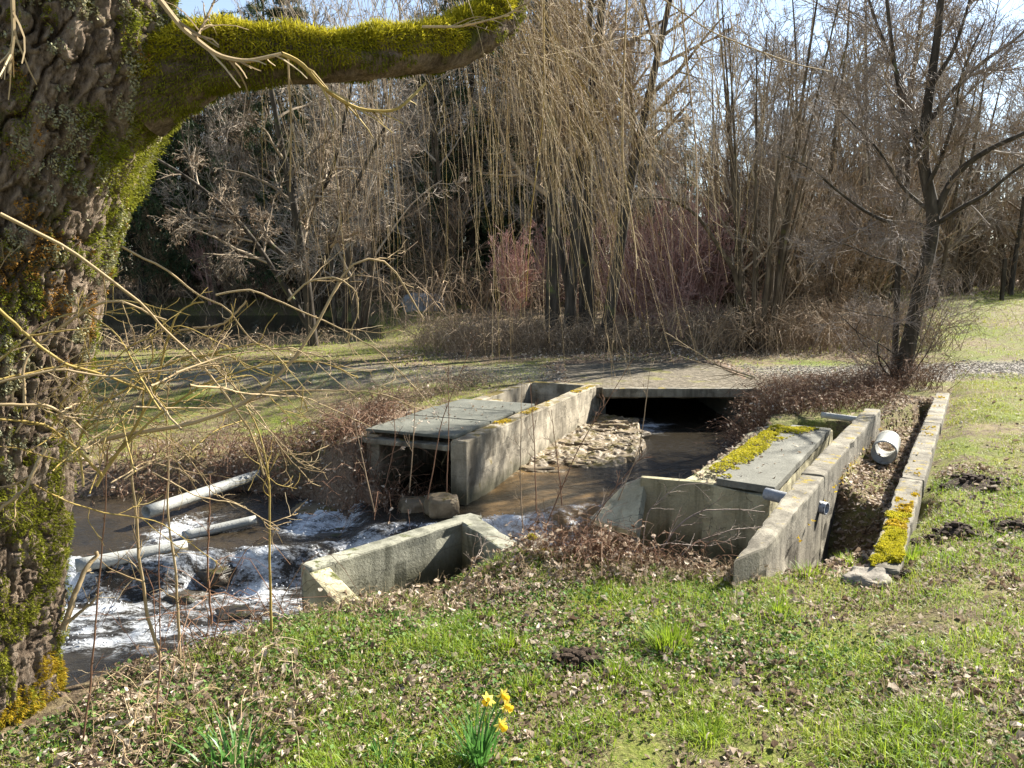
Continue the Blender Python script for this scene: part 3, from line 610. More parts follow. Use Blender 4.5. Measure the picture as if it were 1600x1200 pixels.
def gpatch(x, y): return np.clip(.52+1.6*n2(x, y, 2.1, 3, 71)+.35*S(x, 0, 2)-.35*(1-S(np.hypot(x+1.9, y-2.8), .5, 1.5)), .05, 1)
def notlit(x, y): return gpatch(x, y)*(1-.9*masks(x, y)[2])*(1-masks(x, y)[1])
# near grass
x, y, z = scatter(rng, 380000, -3, 4.2, 1.9, 5.8, notlit); N = len(x)
cl = n2(x, y, 3.5, 2, 72); h = rng.uniform(.02, .06, N)*(.8+1.6*np.clip(cl, 0, 1))
m = MB().add(*blades(rng, x, y, z-.004, h, rng.uniform(.0022, .0042, N), .7))
tag(m.build('grass', M['grass']), 'short patchy green grass on the near bank', 'grass', kind='stuff')
x, y, z = scatter(rng, 130000, -3, 4.2, 1.9, 5.8, lambda x, y: np.clip(.4+1.1*n2(x, y, 1.6, 3, 73), .08, .9)); N = len(x)
m = MB().add(*blades(rng, x, y, z-.004, rng.uniform(.03, .09, N), rng.uniform(.0018, .0035, N), 1.5))
x, y, z = scatter(rng, 26000, -9, 8, 7.5, 17, lambda x, y: .5*(1-masks(x, y)[1])); N = len(x)
m.add(*blades(rng, x, y, z-.004, rng.uniform(.04, .12, N), rng.uniform(.003, .006, N), 1.2))
tag(m.build('dead_grass', M['grass_dry']), 'flattened dry straw coloured grass among the green', 'dead grass', kind='stuff')
# lawn on the right and meadow on the left
x, y, z = scatter(rng, 260000, 2, 9, 3.8, 12.6, lambda x, y: np.where(x-.594*(y-3.9) > 2.0, np.clip(.6+1.2*n2(x, y, 1.7, 3, 74), .12, 1), 0)); N = len(x)
m = MB().add(*blades(rng, x, y, z-.004, rng.uniform(.02, .06, N)*(1+.8*np.clip(n2(x, y, 2.2, 3, 70), -.6, 1)), rng.uniform(.003, .006, N), .9, n=2))
x, y, z = scatter(rng, 120000, -9, 1, 7.5, 13, lambda x, y: np.clip(.45+.8*n2(x, y, 1., 3, 75), .05, 1)*(1-masks(x, y)[1])*(1-.8*masks(x, y)[2])); N = len(x)
m.add(*blades(rng, x, y, z-.004, rng.uniform(.02, .05, N), rng.uniform(.004, .007, N), .8, n=2))
x, y, z = scatter(rng, 260000, -16, 24, 12.6, 38, lambda x, y: np.where((x > 5.5) | (x < -1.3), np.clip(.5+.8*n2(x, y, .6, 3, 76), .05, 1)*(1-masks(x, y)[1]), .12)); N = len(x)
m.add(*blades(rng, x, y, z-.004, rng.uniform(.03, .09, N), rng.uniform(.007, .016, N), .8, n=2))
tag(m.build('lawn_grass', M['lawn']), 'short yellowish lawn and meadow grass beyond the stream and kerb', 'grass', kind='stuff')
# low herbs
x, y, z = scatter(rng, 52000, -2.6, 1.8, 2.2, 4.7, lambda x, y: np.clip(.15+.35*S(-x, -.5, .8)+.9*n2(x, y, 1.5, 3, 78), .02, .8)); N = len(x)
m = MB().add(*leaves(rng, x, y, z+rng.uniform(.005, .035, N), rng.uniform(.009, .024, N), .6, .9, .25))
tag(m.build('ground_ivy', M['herb']), 'low round leaved green weeds creeping over the near bank', 'ground cover', kind='stuff')
# fallen leaves
def litdens(x, y):
    return np.clip(.58-.3*S(x, .4, 1.6)+.7*masks(x, y)[2]+.7*n2(x, y, 2.0, 3, 79), .06, 1)
x, y, z = scatter(rng, 100000, -3, 4.2, 1.9, 6.2, litdens, pit=False); N = len(x)
m = MB().add(*leaves(rng, x, y, z+rng.uniform(.004, .02, N), rng.uniform(.010, .036, N)*rng.choice([.6, .8, 1, 1, 1.4], N), .6, .5, .8))
xx = rng.uniform(0, 7.0, 3800); tt = rng.uniform(-.5, -.01, 3800); q = kb(xx[:, None], tt[:, None]) if False else k0+kd*xx[:, None]+kr*tt[:, None]
m.add(*leaves(rng, q[:, 0], q[:, 1], ground_h(q[:, 0], q[:, 1])+rng.uniform(.004, .03, 3800), rng.uniform(.025, .06, 3800), .5, .55, .5))
x, y, z = scatter(rng, 30000, -6, 8, 6, 17, lambda x, y: np.clip(masks(x, y)[2]*.7+.05, 0, 1), pit=False); N = len(x)
m.add(*leaves(rng, x, y, z+rng.uniform(.004, .03, N), rng.uniform(.03, .07, N), .5, .55, .5))
lx = rng.uniform(1.4, 3.3, 2500); ly = rng.uniform(5.8, 8.7, 2500); kq = inpoly(lx, ly, [(1.42, 6.3), (1.62, 6.1), (3.02, 8.36), (3.1, 8.75), (2.55, 8.3), (2.2, 7.6)])
m.add(*leaves(rng, lx[kq], ly[kq], -.05+rng.uniform(.0, .02, kq.sum()), rng.uniform(.025, .06, kq.sum()), .4, .55, .5))
ls_ = rng.uniform(1.5, 4.2, 110); lt_ = rng.uniform(.03, 1., 110); kq = lt_ < ledge_w(ls_)-.08; c_ = A+dr*ls_[kq, None]-lf*lt_[kq, None]
m.add(*leaves(rng, c_[:, 0], c_[:, 1], ledge_z(ls_[kq], lt_[kq])+rng.uniform(.0, .05, kq.sum()), rng.uniform(.02, .05, kq.sum()), .5, .55, .6))
lx = rng.uniform(1.6, 3.4, 160); ly = rng.uniform(5.9, 8.3, 160); kq = inpoly(lx, ly, [(1.66, 6.10), (2.0, 5.9), (3.3, 8.1), (3.02, 8.3)])
m.add(*leaves(rng, lx[kq], ly[kq], .008+rng.uniform(.0, .008, kq.sum()), rng.uniform(.02, .045, kq.sum()), .25, .55, .5))
c_ = A+dr*rng.uniform(.1, 2.0, 70)[:, None]+lf*rng.uniform(.2, 1.1, 70)[:, None]
m.add(*leaves(rng, c_[:, 0], c_[:, 1], .09+rng.uniform(.0, .008, 70), rng.uniform(.02, .045, 70), .25, .55, .5))
tag(m.build('leaf_litter', M['litter']), 'curled brown fallen leaves strewn over bank and ditch', 'fallen leaves', kind='stuff')
# gravel on the track
x, y, z = scatter(rng, 34000, -2, 12, 11.3, 15.5, lambda x, y: masks(x, y)[1]); N = len(x)
m = MB(); V0, f0 = rock_mesh((0, 0, 0), (1, 1, .7), 2, 1, .3); nv = len(V0)
sz = rng.uniform(.004, .014, N); Vs = (V0[None]*sz[:, None, None]*rng.uniform(.7, 1.3, (N, 1, 3)))+np.stack([x, y, z+.004], -1)[:, None]
m.add(Vs.reshape(-1, 3), ((np.arange(N)*nv)[:, None, None]+f0[None]).reshape(-1, 3))
tag(m.build('gravel', M['stone']), 'loose pale gravel scattered along the track', 'gravel', kind='stuff')

# moss cushions as short fuzz on given points
def fuzz(rng, P, Nn, h, wd, droop=0.):
    N = len(P); d = nrm(Nn+rng.normal(size=(N, 3))*.55+np.array([0, 0, -droop])); s = nrm(np.cross(d, rng.normal(size=(N, 3)))); h = h[:, None]; wd = wd[:, None]
    V = np.stack([P-s*wd*.5, P+s*wd*.5, P+d*h*.6+s*wd*.35, P+d*h*.6-s*wd*.35, P+d*h+np.array([0, 0, -droop])*h*.4], 1); b = (np.arange(N)*5)[:, None]
    return V.reshape(-1, 3), b+np.array([[0, 1, 2, 3]]), b+np.array([[3, 2, 4]])
def moss_on(name, parent, poly, zf, n, h, mat, th, seed, sc=6., fall=.03):
    p = np.asarray(poly, float); rng = np.random.default_rng(seed); x = rng.uniform(p[:, 0].min(), p[:, 0].max(), n); y = rng.uniform(p[:, 1].min(), p[:, 1].max(), n)
    d = pdist(x, y, p); nn = n2(x, y, sc, 3, seed)-th-S(-d, fall, 0)*.5; k = (d < 0) & (nn > 0) & (rng.random(n) < .15+.85*S(nn, 0, .3)); x, y, nn = x[k], y[k], nn[k]
    z = zf(x, y)+np.clip(nn, 0, .4)*.05; N = len(x)
    if N < 3: return
    V, a, b = fuzz(rng, np.stack([x, y, z], -1), np.tile([[0, 0, 1.]], (N, 1)), rng.uniform(.4, 1, N)*h, np.full(N, .004))
    # cushion under the fuzz: overlapping low leaves
    V2, f2 = leaves(rng, x, y, z-.002, rng.uniform(.015, .03, N), .4, .9, .2)
    return MB().add(V, a, b).add(V2, f2).build(name, mat, parent)
moss_on('moss', kw, [kb(-.02, .0), kb(-.02, .16), kb(1.0, .16), kb(1.0, .0)], lambda x, y: .065+.03*((x-1.9)/.9), 22000, .018, M['moss_yellow'], -.18, 3, 7.)
moss_on('moss', kw, [kb(.6, -.0), kb(.6, .155), kb(1.85, .155), kb(1.85, .0)], lambda x, y: .07+.033*((x-1.9)/.9), 14000, .014, M['moss_gold'], -.02, 5)
moss_on('moss', kw, [kb(1.95, -.0), kb(1.95, .15), kb(6.7, .145), kb(6.7, .0)], lambda x, y: .135+x*0, 14000, .010, M['moss_gold'], .22, 6)
moss_on('moss', sl, [(1.52, 6.22), (1.74, 6.08), (2.55, 7.45), (3.25, 8.1), (3.0, 8.42), (2.72, 8.2)], lambda x, y: .008+x*0, 26000, .016, M['moss_yellow'], -.12, 7, 4)
moss_on('moss', rw, [(1.38, 4.07), (1.43, 4.07), (4.06, 8.46), (4.02, 8.5)], lambda x, y: -.02+x*0, 5000, .03, M['moss_gold'], .0, 8, 4, .005)
moss_on('moss', box, [bx(.9, -.005), bx(4.3, -.005), bx(4.3, .16), bx(.9, .16)], lambda x, y: .052+x*0, 26000, .010, M['moss_gold'], .05, 9, 3)
moss_on('moss', mbk, [(.03, 4.88), (.24, 4.88), (.24, 5.08), (.03, 5.08)], lambda x, y: -.10-.9*np.hypot(x-.13, y-4.98)+x*0, 6000, .02, M['moss_yellow'], -.9, 10)
tag(moss_on('moss_cushion', None, [(.12, 4.62), (.34, 4.62), (.36, 4.82), (.2, 4.86)], lambda x, y: ground_h(x, y)+.03, 5000, .03, M['moss_yellow'], -.8, 12), 'bright yellow green moss cushion on the bank by the mossy stone', 'moss')

# molehills
def molehill(c, r, h, seed, label):
    rng = np.random.default_rng(seed); t, q = np.meshgrid(np.linspace(0, 2*math.pi, 48, endpoint=False), np.linspace(0, 1, 16)); 
    rr = r*q*(1+.25*vnoise(np.stack([np.cos(t)*2, np.sin(t)*2, t*0+seed], -1), seed)); x = c[0]+rr*np.cos(t)*1.3; y = c[1]+rr*np.sin(t)
    z = ground_h(x, y)-.012+h*(1-q**1.5)+.02*h/.06*n2(x, y, 22, 3, seed)*(1-q*.6)
    i = (np.arange(15)*48)[:, None]; j = np.arange(48)[None]; f = np.stack([i+j, i+(j+1) % 48, i+48+(j+1) % 48, i+48+j], -1).reshape(-1, 4)
    m = MB().add(np.stack([x, y, z], -1).reshape(-1, 3), f)
    for k in range(46):
        a = rng.uniform(0, 6.28); d = r*rng.uniform(0, 1.25); p = (c[0]+1.3*d*math.cos(a), c[1]+d*math.sin(a)); zz = float(ground_h(np.array([p[0]]), np.array([p[1]]))[0])+max(0, h*(1-(d/r)**1.5))
        s = rng.uniform(.006, .022); m.add(*rock_mesh((*p, zz), (s, s, s*.8), k, 1, .4))
    tag(m.build('molehill', M['soil'], smooth=False, loc=(c[0], c[1], float(ground_h(np.array([c[0]]), np.array([c[1]]))[0]))), label, 'molehill', 'molehills on the lawn')
molehill(W(1518, 752, .12)[:2], .26, .05, 1, 'flat dark molehill farthest up the lawn, right of the kerb')
molehill(W(1490, 826, .12)[:2], .14, .06, 2, 'small dark molehill alone in the lawn halfway along the right edge')
molehill(W(1580, 818, .12)[:2], .17, .03, 3, 'crumbled molehill at the right edge of the picture')
molehill(W(905, 1035, .0)[:2], .10, .035, 4, 'small earth mound with leaves in the grass above the daffodils')
molehill(W(1400, 890, .05)[:2], .12, .035, 5, 'dark earth patch beside the mossy near end of the kerb')

# daffodils and broad leaved clumps
def strap(rng, c, n, h, wd, spread):
    a = rng.uniform(0, 6.28, n); r = rng.uniform(0, spread, n); x = c[0]+r*np.cos(a); y = c[1]+r*np.sin(a); z = ground_h(x, y)-.01
    return blades(rng, x, y, z, rng.uniform(.6, 1, n)*h, np.full(n, wd), .42, a+rng.normal(0, .5, n), 7)
def clump(name, px, py, n, h, wd, spread, label, cat, mat, seed):
    c = W(px, py, 0); rng = np.random.default_rng(seed)
    o = MB().add(*strap(rng, c, n, h, wd, spread)).build(name, M[mat], smooth=True, loc=(c[0], c[1], float(ground_h(c[:1], c[1:2])[0])))
    return tag(o, label, cat)
c = W(748, 1190, 0); rng = np.random.default_rng(3)
df = empty('daffodil', (c[0], c[1], 0), 'daffodil clump with yellow flowers and strap leaves at the bottom of the picture', 'daffodil')
MB().add(*strap(rng, c, 60, .21, .0095, .055)).build('leaves', M['daff_leaf'], df, smooth=True)
for k, (px, py, dy, face) in enumerate(((764, 1092, 2.50, -.5), (785, 1086, 2.53, .6), (790, 1103, 2.48, .9), (782, 1132, 2.43, .5))):
    hd = D(px, py, dy); b0 = np.array([c[0]+.015*k-.02, c[1]+.01*k, 0]); P = resample([b0, b0*.5+hd*.5+[0, 0, .03], hd+[0, .004, .012], hd], 14)
    MB().add(*tubes(P, np.full(14, .0028), 6)).build('stem', M['daff_leaf'], df, smooth=True)
    ax = nrm(np.array([face, -.75, -.12])); u = nrm(np.cross(ax, [0, 0, 1.])); v = np.cross(u, ax)
    m = MB()
    for q in range(6):
        a = q*math.pi/3+.2; d = u*math.cos(a)+v*math.sin(a); s = np.cross(ax, d)
        pts = [hd, hd+d*.011-s*.007+ax*.001, hd+d*.020-s*.006+ax*.003, hd+d*.030, hd+d*.020+s*.006+ax*.003, hd+d*.011+s*.007+ax*.001]
        m.add(pts, [[0, 1, 2, 3], [0, 3, 4, 5]])
    fl = m.build('flower', M['petal'], df)
    rr = np.array([.006, .0075, .008, .0095, .013]); P = hd+ax*np.linspace(.0, .024, 5)[:, None]
    V, f = tubes(P, rr, 12); V = V+np.tile((np.arange(12) % 2)[None], (5, 1)).reshape(-1, 1)*ax*(np.repeat(np.linspace(0, .002, 5), 12)[:, None])
    MB().add(V, f).build('trumpet', M['trumpet'], fl, smooth=True)
clump('strap_leaf_clump', 365, 1196, 46, .20, .010, .10, 'flowerless clump of long arching strap leaves at the lower left', 'plant', 'daff_leaf', 5)
clump('strap_leaf_clump', 600, 1196, 22, .12, .007, .06, 'small tuft of narrow leaves left of the daffodils', 'plant', 'daff_leaf', 6)
for k, (px, py, n, h, t) in enumerate(((1045, 1010, 320, .13, 'tall lush grass tuft in the middle of the near bank'), (795, 1010, 180, .09, 'low grass tuft above and left of the earth mound'), (960, 1060, 160, .08, 'bright grass tuft right of the earth mound'),
        (1330, 850, 120, .09, 'grass tuft growing by the kerb end'), (1265, 900, 120, .10, 'grass tuft in the ditch mouth by the wall end'), (1425, 880, 200, .10, 'grass tuft beside the mossy kerb'), (820, 1080, 140, .09, 'grass tuft just behind the daffodil flowers'),
        (1215, 960, 160, .09, 'grass tuft below the end of the retaining wall'), (1105, 1150, 160, .09, 'grass tuft near the bottom edge right of the daffodils'))):
    clump('grass_tuft', px, py, n, h, .0042, .09, t, 'grass tuft', 'grass', 30+k)
P = resample([W(1340, 1160, .02), W(1420, 1168, .03), W(1500, 1182, .02), W(1560, 1195, .02)], 14); r_ = np.linspace(.004, .002, 14)
Q = grow(np.random.default_rng(2), P[None], r_[None], 5, (.2, .9), (40, 10), (.06, .15), 4, .1, (0, 0, .0), .7, .5, .0012, True)
tag(MB().add(*tubes(P, r_, 5)).add(*tubes(*Q, 4)).build('fallen_twig', M['twig_silver'], loc=tuple(P[0])), 'pale fallen twig lying in the grass at the lower right corner', 'twig')

# ------------------------------------------------------------------ vegetation: the big willow at the left
rng = np.random.default_rng(77)
EDGE = [(1250, 92), (1130, 98), (1000, 103), (900, 110), (800, 122), (700, 134), (600, 147), (500, 165), (400, 190), (300, 218), (220, 245), (140, 285), (60, 290), (0, 285), (-150, 270), (-420, 250)]
erad = np.array([.56, .47, .42, .41, .41, .41, .42, .43, .44, .46, .48, .52, .52, .50, .44, .38])
zs = []; ecx = []; ecy = []
for (py_, px_), r_ in zip(EDGE, erad):
    d = ray(px_-float(np.interp(py_, [100, 320, 600, 1100], [6, 6, 16, 20])), py_); z_ = EYE+d[2]/d[1]*2.85; a_ = math.atan2(d[0], d[1])-math.asin((r_+.012)/3.35); zs.append(z_); ecx.append(3.35*math.sin(a_)); ecy.append(3.35*math.cos(a_))
zs = np.array(zs); edge = np.array(ecx)+erad; rad = erad; ecy = np.array(ecy)
nz_, na_ = 1000, 560
zc = np.linspace(-.35, 5.2, nz_); ed = np.interp(zc, zs, edge); rd = np.interp(zc, zs, rad); cyl = np.interp(zc, zs, ecy)
for a_ in (ed, rd, cyl): a_[:] = np.convolve(np.pad(a_, 25, 'edge'), np.ones(51)/51, 'valid')
th = np.linspace(0, 2*math.pi, na_, endpoint=False)
def worley(u, v, per, sd=0):
    """distance to nearest and second nearest cell point, periodic in u; also a random value per cell"""
    iu = np.floor(u).astype(np.int64); iv = np.floor(v).astype(np.int64); d1 = np.full(u.shape, 9.); d2 = d1.copy(); val = np.zeros(u.shape)
    for a in (-1, 0, 1):
        for b in (-1, 0, 1):
            cu, cv_ = iu+a, iv+b; q = cu % per; px_ = cu+_h(q, cv_, 0*q, sd); py_ = cv_+_h(q, cv_, 0*q+1, sd); d = np.hypot(u-px_, v-py_); c_ = _h(q, cv_, 0*q+2, sd)
            n_ = d < d1; d2 = np.where(n_, d1, np.minimum(d2, d)); val = np.where(n_, c_, val); d1 = np.where(n_, d, d1)
    return d1, d2, val
def trunk_pt(zc, th, ed, rd):
    r = rd*(1+.05*np.sin(3*th+.7+zc*.6)+.03*np.sin(5*th-zc)+.05*fbm(np.stack([np.cos(th)*1.5, np.sin(th)*1.5, zc*1.2], -1), 3, 40))
    q = np.stack([np.cos(th)*.45, np.sin(th)*.45, zc], -1); w1 = fbm(q*5, 3, 4); w2 = fbm(q*5, 3, 5); w3 = fbm(q*17, 2, 6)
    uu_ = (th % (2*math.pi))/(2*math.pi); d1, d2, val = worley(uu_*42+1.6*w1+.4*w3, zc*2.7+.9*w2+.5*w3, 42, 2)
    f1_, f2_, v2 = worley(uu_*100+.7*w3+1.2*w1, zc*8+.8*w3, 100, 5); sm = 1-S(f2_-f1_, 0, .13)
    e_ = d2-d1; fur = (1-S(e_, .02, .15))*(.5+.5*S(w2, -.35, .2)); fine = fbm(q*np.array([60, 60, 26.]), 4, 12); lump = fbm(q*np.array([9, 9, 3.]), 3, 13)
    fib = np.abs(fbm(q*np.array([34, 34, 4.5])+w1[..., None]*.8, 4, 31)); fib2 = np.abs(fbm(q*np.array([80, 80, 12.]), 3, 32))
    rr = r-.038*fur+.006*(val-.5)-.007*sm*(1-fur)+.005*(v2-.5)+.014*fine-.055*np.clip(.22-fib, 0, 1)-.02*np.clip(.2-fib2, 0, 1)+.010*lump
    return rr, np.clip(1-fur, 0, 1)*(.25+.3*val+.3*v2)-.25*sm+.7*fine+.6*(fib-.2)
TH, ZC = np.meshgrid(th, zc); RD = rd[:, None]+0*TH; ED = ed[:, None]+0*TH
RR, RIDGE = trunk_pt(ZC, TH, ED, RD)
cx = ED-RD; cyy = cyl[:, None]+0*TH
TP = np.stack([cx+RR*np.cos(TH), cyy+RR*np.sin(TH), ZC], -1)
i = (np.arange(nz_-1)*na_)[:, None]; j = np.arange(na_)[None]
tf = np.stack([i+j, i+(j+1) % na_, i+na_+(j+1) % na_, i+na_+j], -1).reshape(-1, 4)
wil = empty('willow_tree', (-1.93, 2.8, 0), 'big old willow with furrowed mossy trunk and one heavy limb reaching right', 'willow tree')
trunk = MB().add(TP.reshape(-1, 3), tf, ridge=np.clip(RIDGE, 0, 1).ravel()).build('trunk', M['bark'], wil, smooth=True)
# heavy limb
lp = np.array([D(215, 140, 2.84), D(320, 93, 2.84), D(420, 92, 2.86), D(520, 93, 2.92), D(600, 88, 3.0), D(670, 80, 3.1), D(730, 64, 3.2), D(778, 34, 3.3), D(808, -30, 3.45), D(835, -160, 3.7), D(860, -420, 4.0)])
lr = np.array([.17, .115, .092, .083, .078, .078, .082, .085, .075, .06, .045])
nl = 260; lq = resample(np.concatenate([lp, lr[:, None]*6], 1), nl, 30); LPc = lq[:, :3]; LRc = lq[:, 3]/6
V, f = tubes(LPc, LRc, 72); ce = np.repeat(LPc, 72, axis=0); dn = nrm(V-ce)
qq = np.stack([V[:, 0]*3, V[:, 1]*14, V[:, 2]*14], -1)
V = V+dn*(.014*fbm(qq, 4, 15)-.012*np.clip(1-4*np.abs(fbm(qq*.8, 2, 16)), 0, 1))[:, None]
limb = MB().add(V, f, ridge=np.clip(.5+fbm(qq, 3, 15), 0, 1)*.7).build('limb', M['bark'], wil, smooth=True)
# moss fur on the limb
n = 120000; u = rng.uniform(.02, .95, n); a = rng.uniform(0, 2*math.pi, n); ii = np.clip((u*nl).astype(int), 0, nl-1)
Lv = V.reshape(nl, 72, 3); aj = (a/(2*math.pi)*72).astype(int) % 72; Pm = Lv[ii, aj]; Nm = nrm(Pm-LPc[ii])
sc_ = -.06+.75*Nm[:, 2]+.45*Nm[:, 0]*0+.25*Nm[:, 1]*-1+.75*fbm(Pm*np.array([5, 9, 9.]), 3, 18); k = sc_ > .18; Pm, Nm = Pm[k], Nm[k]; sc_ = sc_[k]
tk = np.clip(sc_-.18, 0, .6)
tk = tk*np.clip(.7+1.3*fbm(Pm*np.array([8, 14, 14.]), 3, 23), .1, 2); Pm = Pm+Nm*(tk*.045*rng.random(len(tk)))[:, None]
Vf, a1, a2 = fuzz(rng, Pm, Nm, rng.uniform(.008, .022, len(Pm))*(1+tk), rng.uniform(.0022, .004, len(Pm)), .35)
MB().add(Vf, a1, a2).build('moss', M['moss_yellow'], limb)
n = 90000; u = rng.uniform(.0, .95, n); a = rng.uniform(0, 2*math.pi, n); ii = np.clip((u*nl).astype(int), 0, nl-1); aj = (a/(2*math.pi)*72).astype(int) % 72; Pm = Lv[ii, aj]; Nm = nrm(Pm-LPc[ii])
k = .7*fbm(Pm*np.array([7, 12, 12.]), 3, 19)+.35*Nm[:, 2]+.15 > 0; Pm, Nm = Pm[k], Nm[k]
Vf, a1, a2 = fuzz(rng, Pm, Nm, rng.uniform(.006, .016, len(Pm)), rng.uniform(.0022, .004, len(Pm)), .35)
MB().add(Vf, a1, a2).build('moss', M['moss_olive'], limb)
# moss, lichen tufts on the trunk
def trunk_fuzz(n, th0, th1, z0, z1, fn, mat, h, wd, thick, seed):
    r = np.random.default_rng(seed); t = r.uniform(th0, th1, n); z = r.uniform(z0, z1, n)
    iz = np.clip(((z+.35)/5.55*(nz_-1)).astype(int), 0, nz_-1); ia = ((t % (2*math.pi))/(2*math.pi)*na_).astype(int) % na_
    P = TP[iz, ia]; cc = np.stack([cx[iz, ia], cyy[iz, ia], ZC[iz, ia]], -1); Nn = nrm(P-cc); m_ = fn(t, z, P); k = m_ > 0
    P, Nn, m_ = P[k], Nn[k], np.clip(m_[k], 0, .5); P = P+Nn*(m_*thick*r.random(len(P)))[:, None]
    Vf, a1, a2 = fuzz(r, P, Nn, r.uniform(.5, 1.1, len(P))*h, r.uniform(.6, 1.2, len(P))*wd, .25)
    MB().add(Vf, a1, a2).build('moss' if 'moss' in mat else 'lichen', M[mat], trunk)
def nz3(P, sc, s, st=1.): return fbm(P*np.array([sc, sc, sc*st]), 4, s)
side = lambda t: .30*np.cos(t-.15)
low = lambda z: S(z, 1.0, .25)
trunk_fuzz(330000, -2.7, .9, -.1, 3., lambda t, z, P: .9*nz3(P, 12, 61, .6)+.5*nz3(P, 3, 66)+.8*side(t)-.37+.16*low(z), 'moss_olive', .012, .0035, .09, 1)
trunk_fuzz(240000, -2.2, 1.0, .3, 3.0, lambda t, z, P: 1.*nz3(P, 15, 62, .7)+.5*nz3(P, 4, 67)+side(t)*.55-.50, 'moss_green', .012, .003, .14, 2)
trunk_fuzz(150000, -2.0, .9, .9, 3.0, lambda t, z, P: 1.*nz3(P, 18, 63, .8)+.6*side(t)+.25*S(z, 1.6, 2.3)-.42, 'lichen', .010, .007, .05, 3)
trunk_fuzz(70000, -2.2, .7, 1.3, 2.7, lambda t, z, P: nz3(P, 10, 64)+.5*nz3(P, 2.5, 68)-.42, 'lichen_orange', .012, .005, .05, 4)
trunk_fuzz(80000, -2.7, .9, -.25, .5, lambda t, z, P: nz3(P, 9, 65)+.30-1.1*S(z, -.05, .5), 'moss_gold', .016, .003, .05, 5)

# weeping shoots
def bez(Sx, Cx, Ex, n):
    t = np.linspace(0, 1, n)[:, None]; return (1-t)**2*Sx+2*t*(1-t)*Cx+t*t*Ex
shoots = []
rs = np.random.default_rng(123)
for k in range(310):
    y1 = rs.uniform(3.1, 5.4)
    if k < 95:      # sprays from the limb end
        px = rs.choice([rs.normal(970, 85), rs.normal(850, 85), rs.normal(1090, 75)], p=[.4, .3, .3]); py = rs.normal(420, 130) if px < 1030 else rs.normal(380, 120)
        py = min(py, 590); s0 = D(rs.uniform(740, 850), rs.uniform(-120, 90), rs.uniform(3.2, 3.6)); e = D(px, py, y1); f_ = rs.uniform(.3, .75)
        cpt = np.array([s0[0]*(1-f_)+e[0]*f_, s0[1]*.5+e[1]*.5, s0[2]*(1-f_*.45)+e[2]*f_*.45+rs.uniform(-.05, .2)])
    elif k < 235:                # curtain from the boughs overhead
        px = rs.uniform(430, 1010); py = rs.normal(380, 120); y1 = y1 if px > 640 else rs.uniform(4.5, 5.8); e = D(px, min(py, 600), y1)
        s0 = np.array([e[0]+rs.normal(-.3, .3), e[1]+rs.normal(0, .2), EYE+y1*.32+rs.uniform(.2, .7)]); cpt = np.array([e[0]+rs.normal(-.02, .12), e[1], s0[2]-rs.uniform(.2, .6)])
    else:
        px = rs.uniform(1000, 1160); py = rs.normal(260, 110); e = D(px, min(py, 420), y1)
        s0 = np.array([e[0]+rs.normal(-.2, .25), e[1]+rs.normal(0, .2), EYE+y1*.32+rs.uniform(.2, .7)]); cpt = np.array([e[0]+rs.normal(0, .12), e[1], s0[2]-.4])
    P = bez(s0, cpt, e, 14); P[1:] += np.cumsum(rs.normal(0, .011, (13, 3)), 0)
    P = resample(P, 22, 1); shoots.append((k, P, np.linspace(rs.uniform(.0009, .0017), .0005, 22)))
extra = [  # big visible hanging branches
    [(250, 0, 2.5), (285, 45, 2.5), (340, 88, 2.5), (385, 97, 2.52), (440, 84, 2.55)], [(440, 84, 2.55), (470, 95, 2.6), (505, 140, 2.65), (560, 172, 2.7), (620, 175, 2.75), (665, 130, 2.8)],
    [(305, 62, 2.6), (320, 35, 2.65), (340, -10, 2.7)], [(660, 42, 3), (720, 42, 2.95), (790, 25, 2.9), (830, 0, 2.9)], [(450, 90, 2.7), (455, 200, 2.75), (453, 300, 2.8)],
    [(20, 0, 2.15), (22, 55, 2.15), (14, 115, 2.15)], [(980, -20, 3.2), (975, 100, 3.3), (972, 250, 3.4), (990, 360, 3.5), (996, 420, 3.5)], [(1063, -10, 3.4), (1075, 110, 3.5), (1088, 230, 3.6), (1090, 395, 3.6)],
    [(1010, -20, 3.0), (1110, 50, 3.1), (1240, 100, 3.2), (1300, 112, 3.3)], [(850, -10, 3.4), (850, 180, 3.5), (830, 330, 3.6), (822, 470, 3.7)]]
er = [.0095, .0075, .005, .005, .004, .006, .0045, .004, .003, .003]
for q, r0 in zip(extra, er):
    P = resample(np.array([D(*p) for p in q]), 22, 2); shoots.append((-1, P, np.linspace(r0, r0*.6, 22)))
SP = np.stack([s[1] for s in shoots]); SR = np.stack([s[2] for s in shoots])
ln_ = np.linalg.norm(np.diff(SP, axis=1), axis=-1).sum(1)*SR.mean(1); order = np.argsort(-ln_); big = set(order[:95].tolist())
rest = MB()
for k in range(len(SP)):
    nt_ = int(rs.integers(5, 13)); Q = grow(rs, SP[k:k+1], SR[k:k+1], nt_, (.1, .95), (28, 12), (.05, .22), 5, .12, (0, 0, -.5), .6, .5, .0008, True)
    bd = grow(rs, SP[k:k+1], SR[k:k+1], 14, (.1, 1), (22, 6), (.008, .014), 2, .05, (0, 0, 0), .9, .5, .0012, True, 0)
    m = MB() if k in big else rest
    m.add(*tubes(SP[k], SR[k], 5)).add(*tubes(*Q, 3)).add(*tubes(*bd, 3))
    if k in big: m.build('weeping_shoot', M[('twig_tan', 'twig_brown', 'twig_tan', 'twig_yellow')[k % 4]], wil)
tag(rest.build('weeping_twigs', M['twig_tan'], wil), kind='stuff')

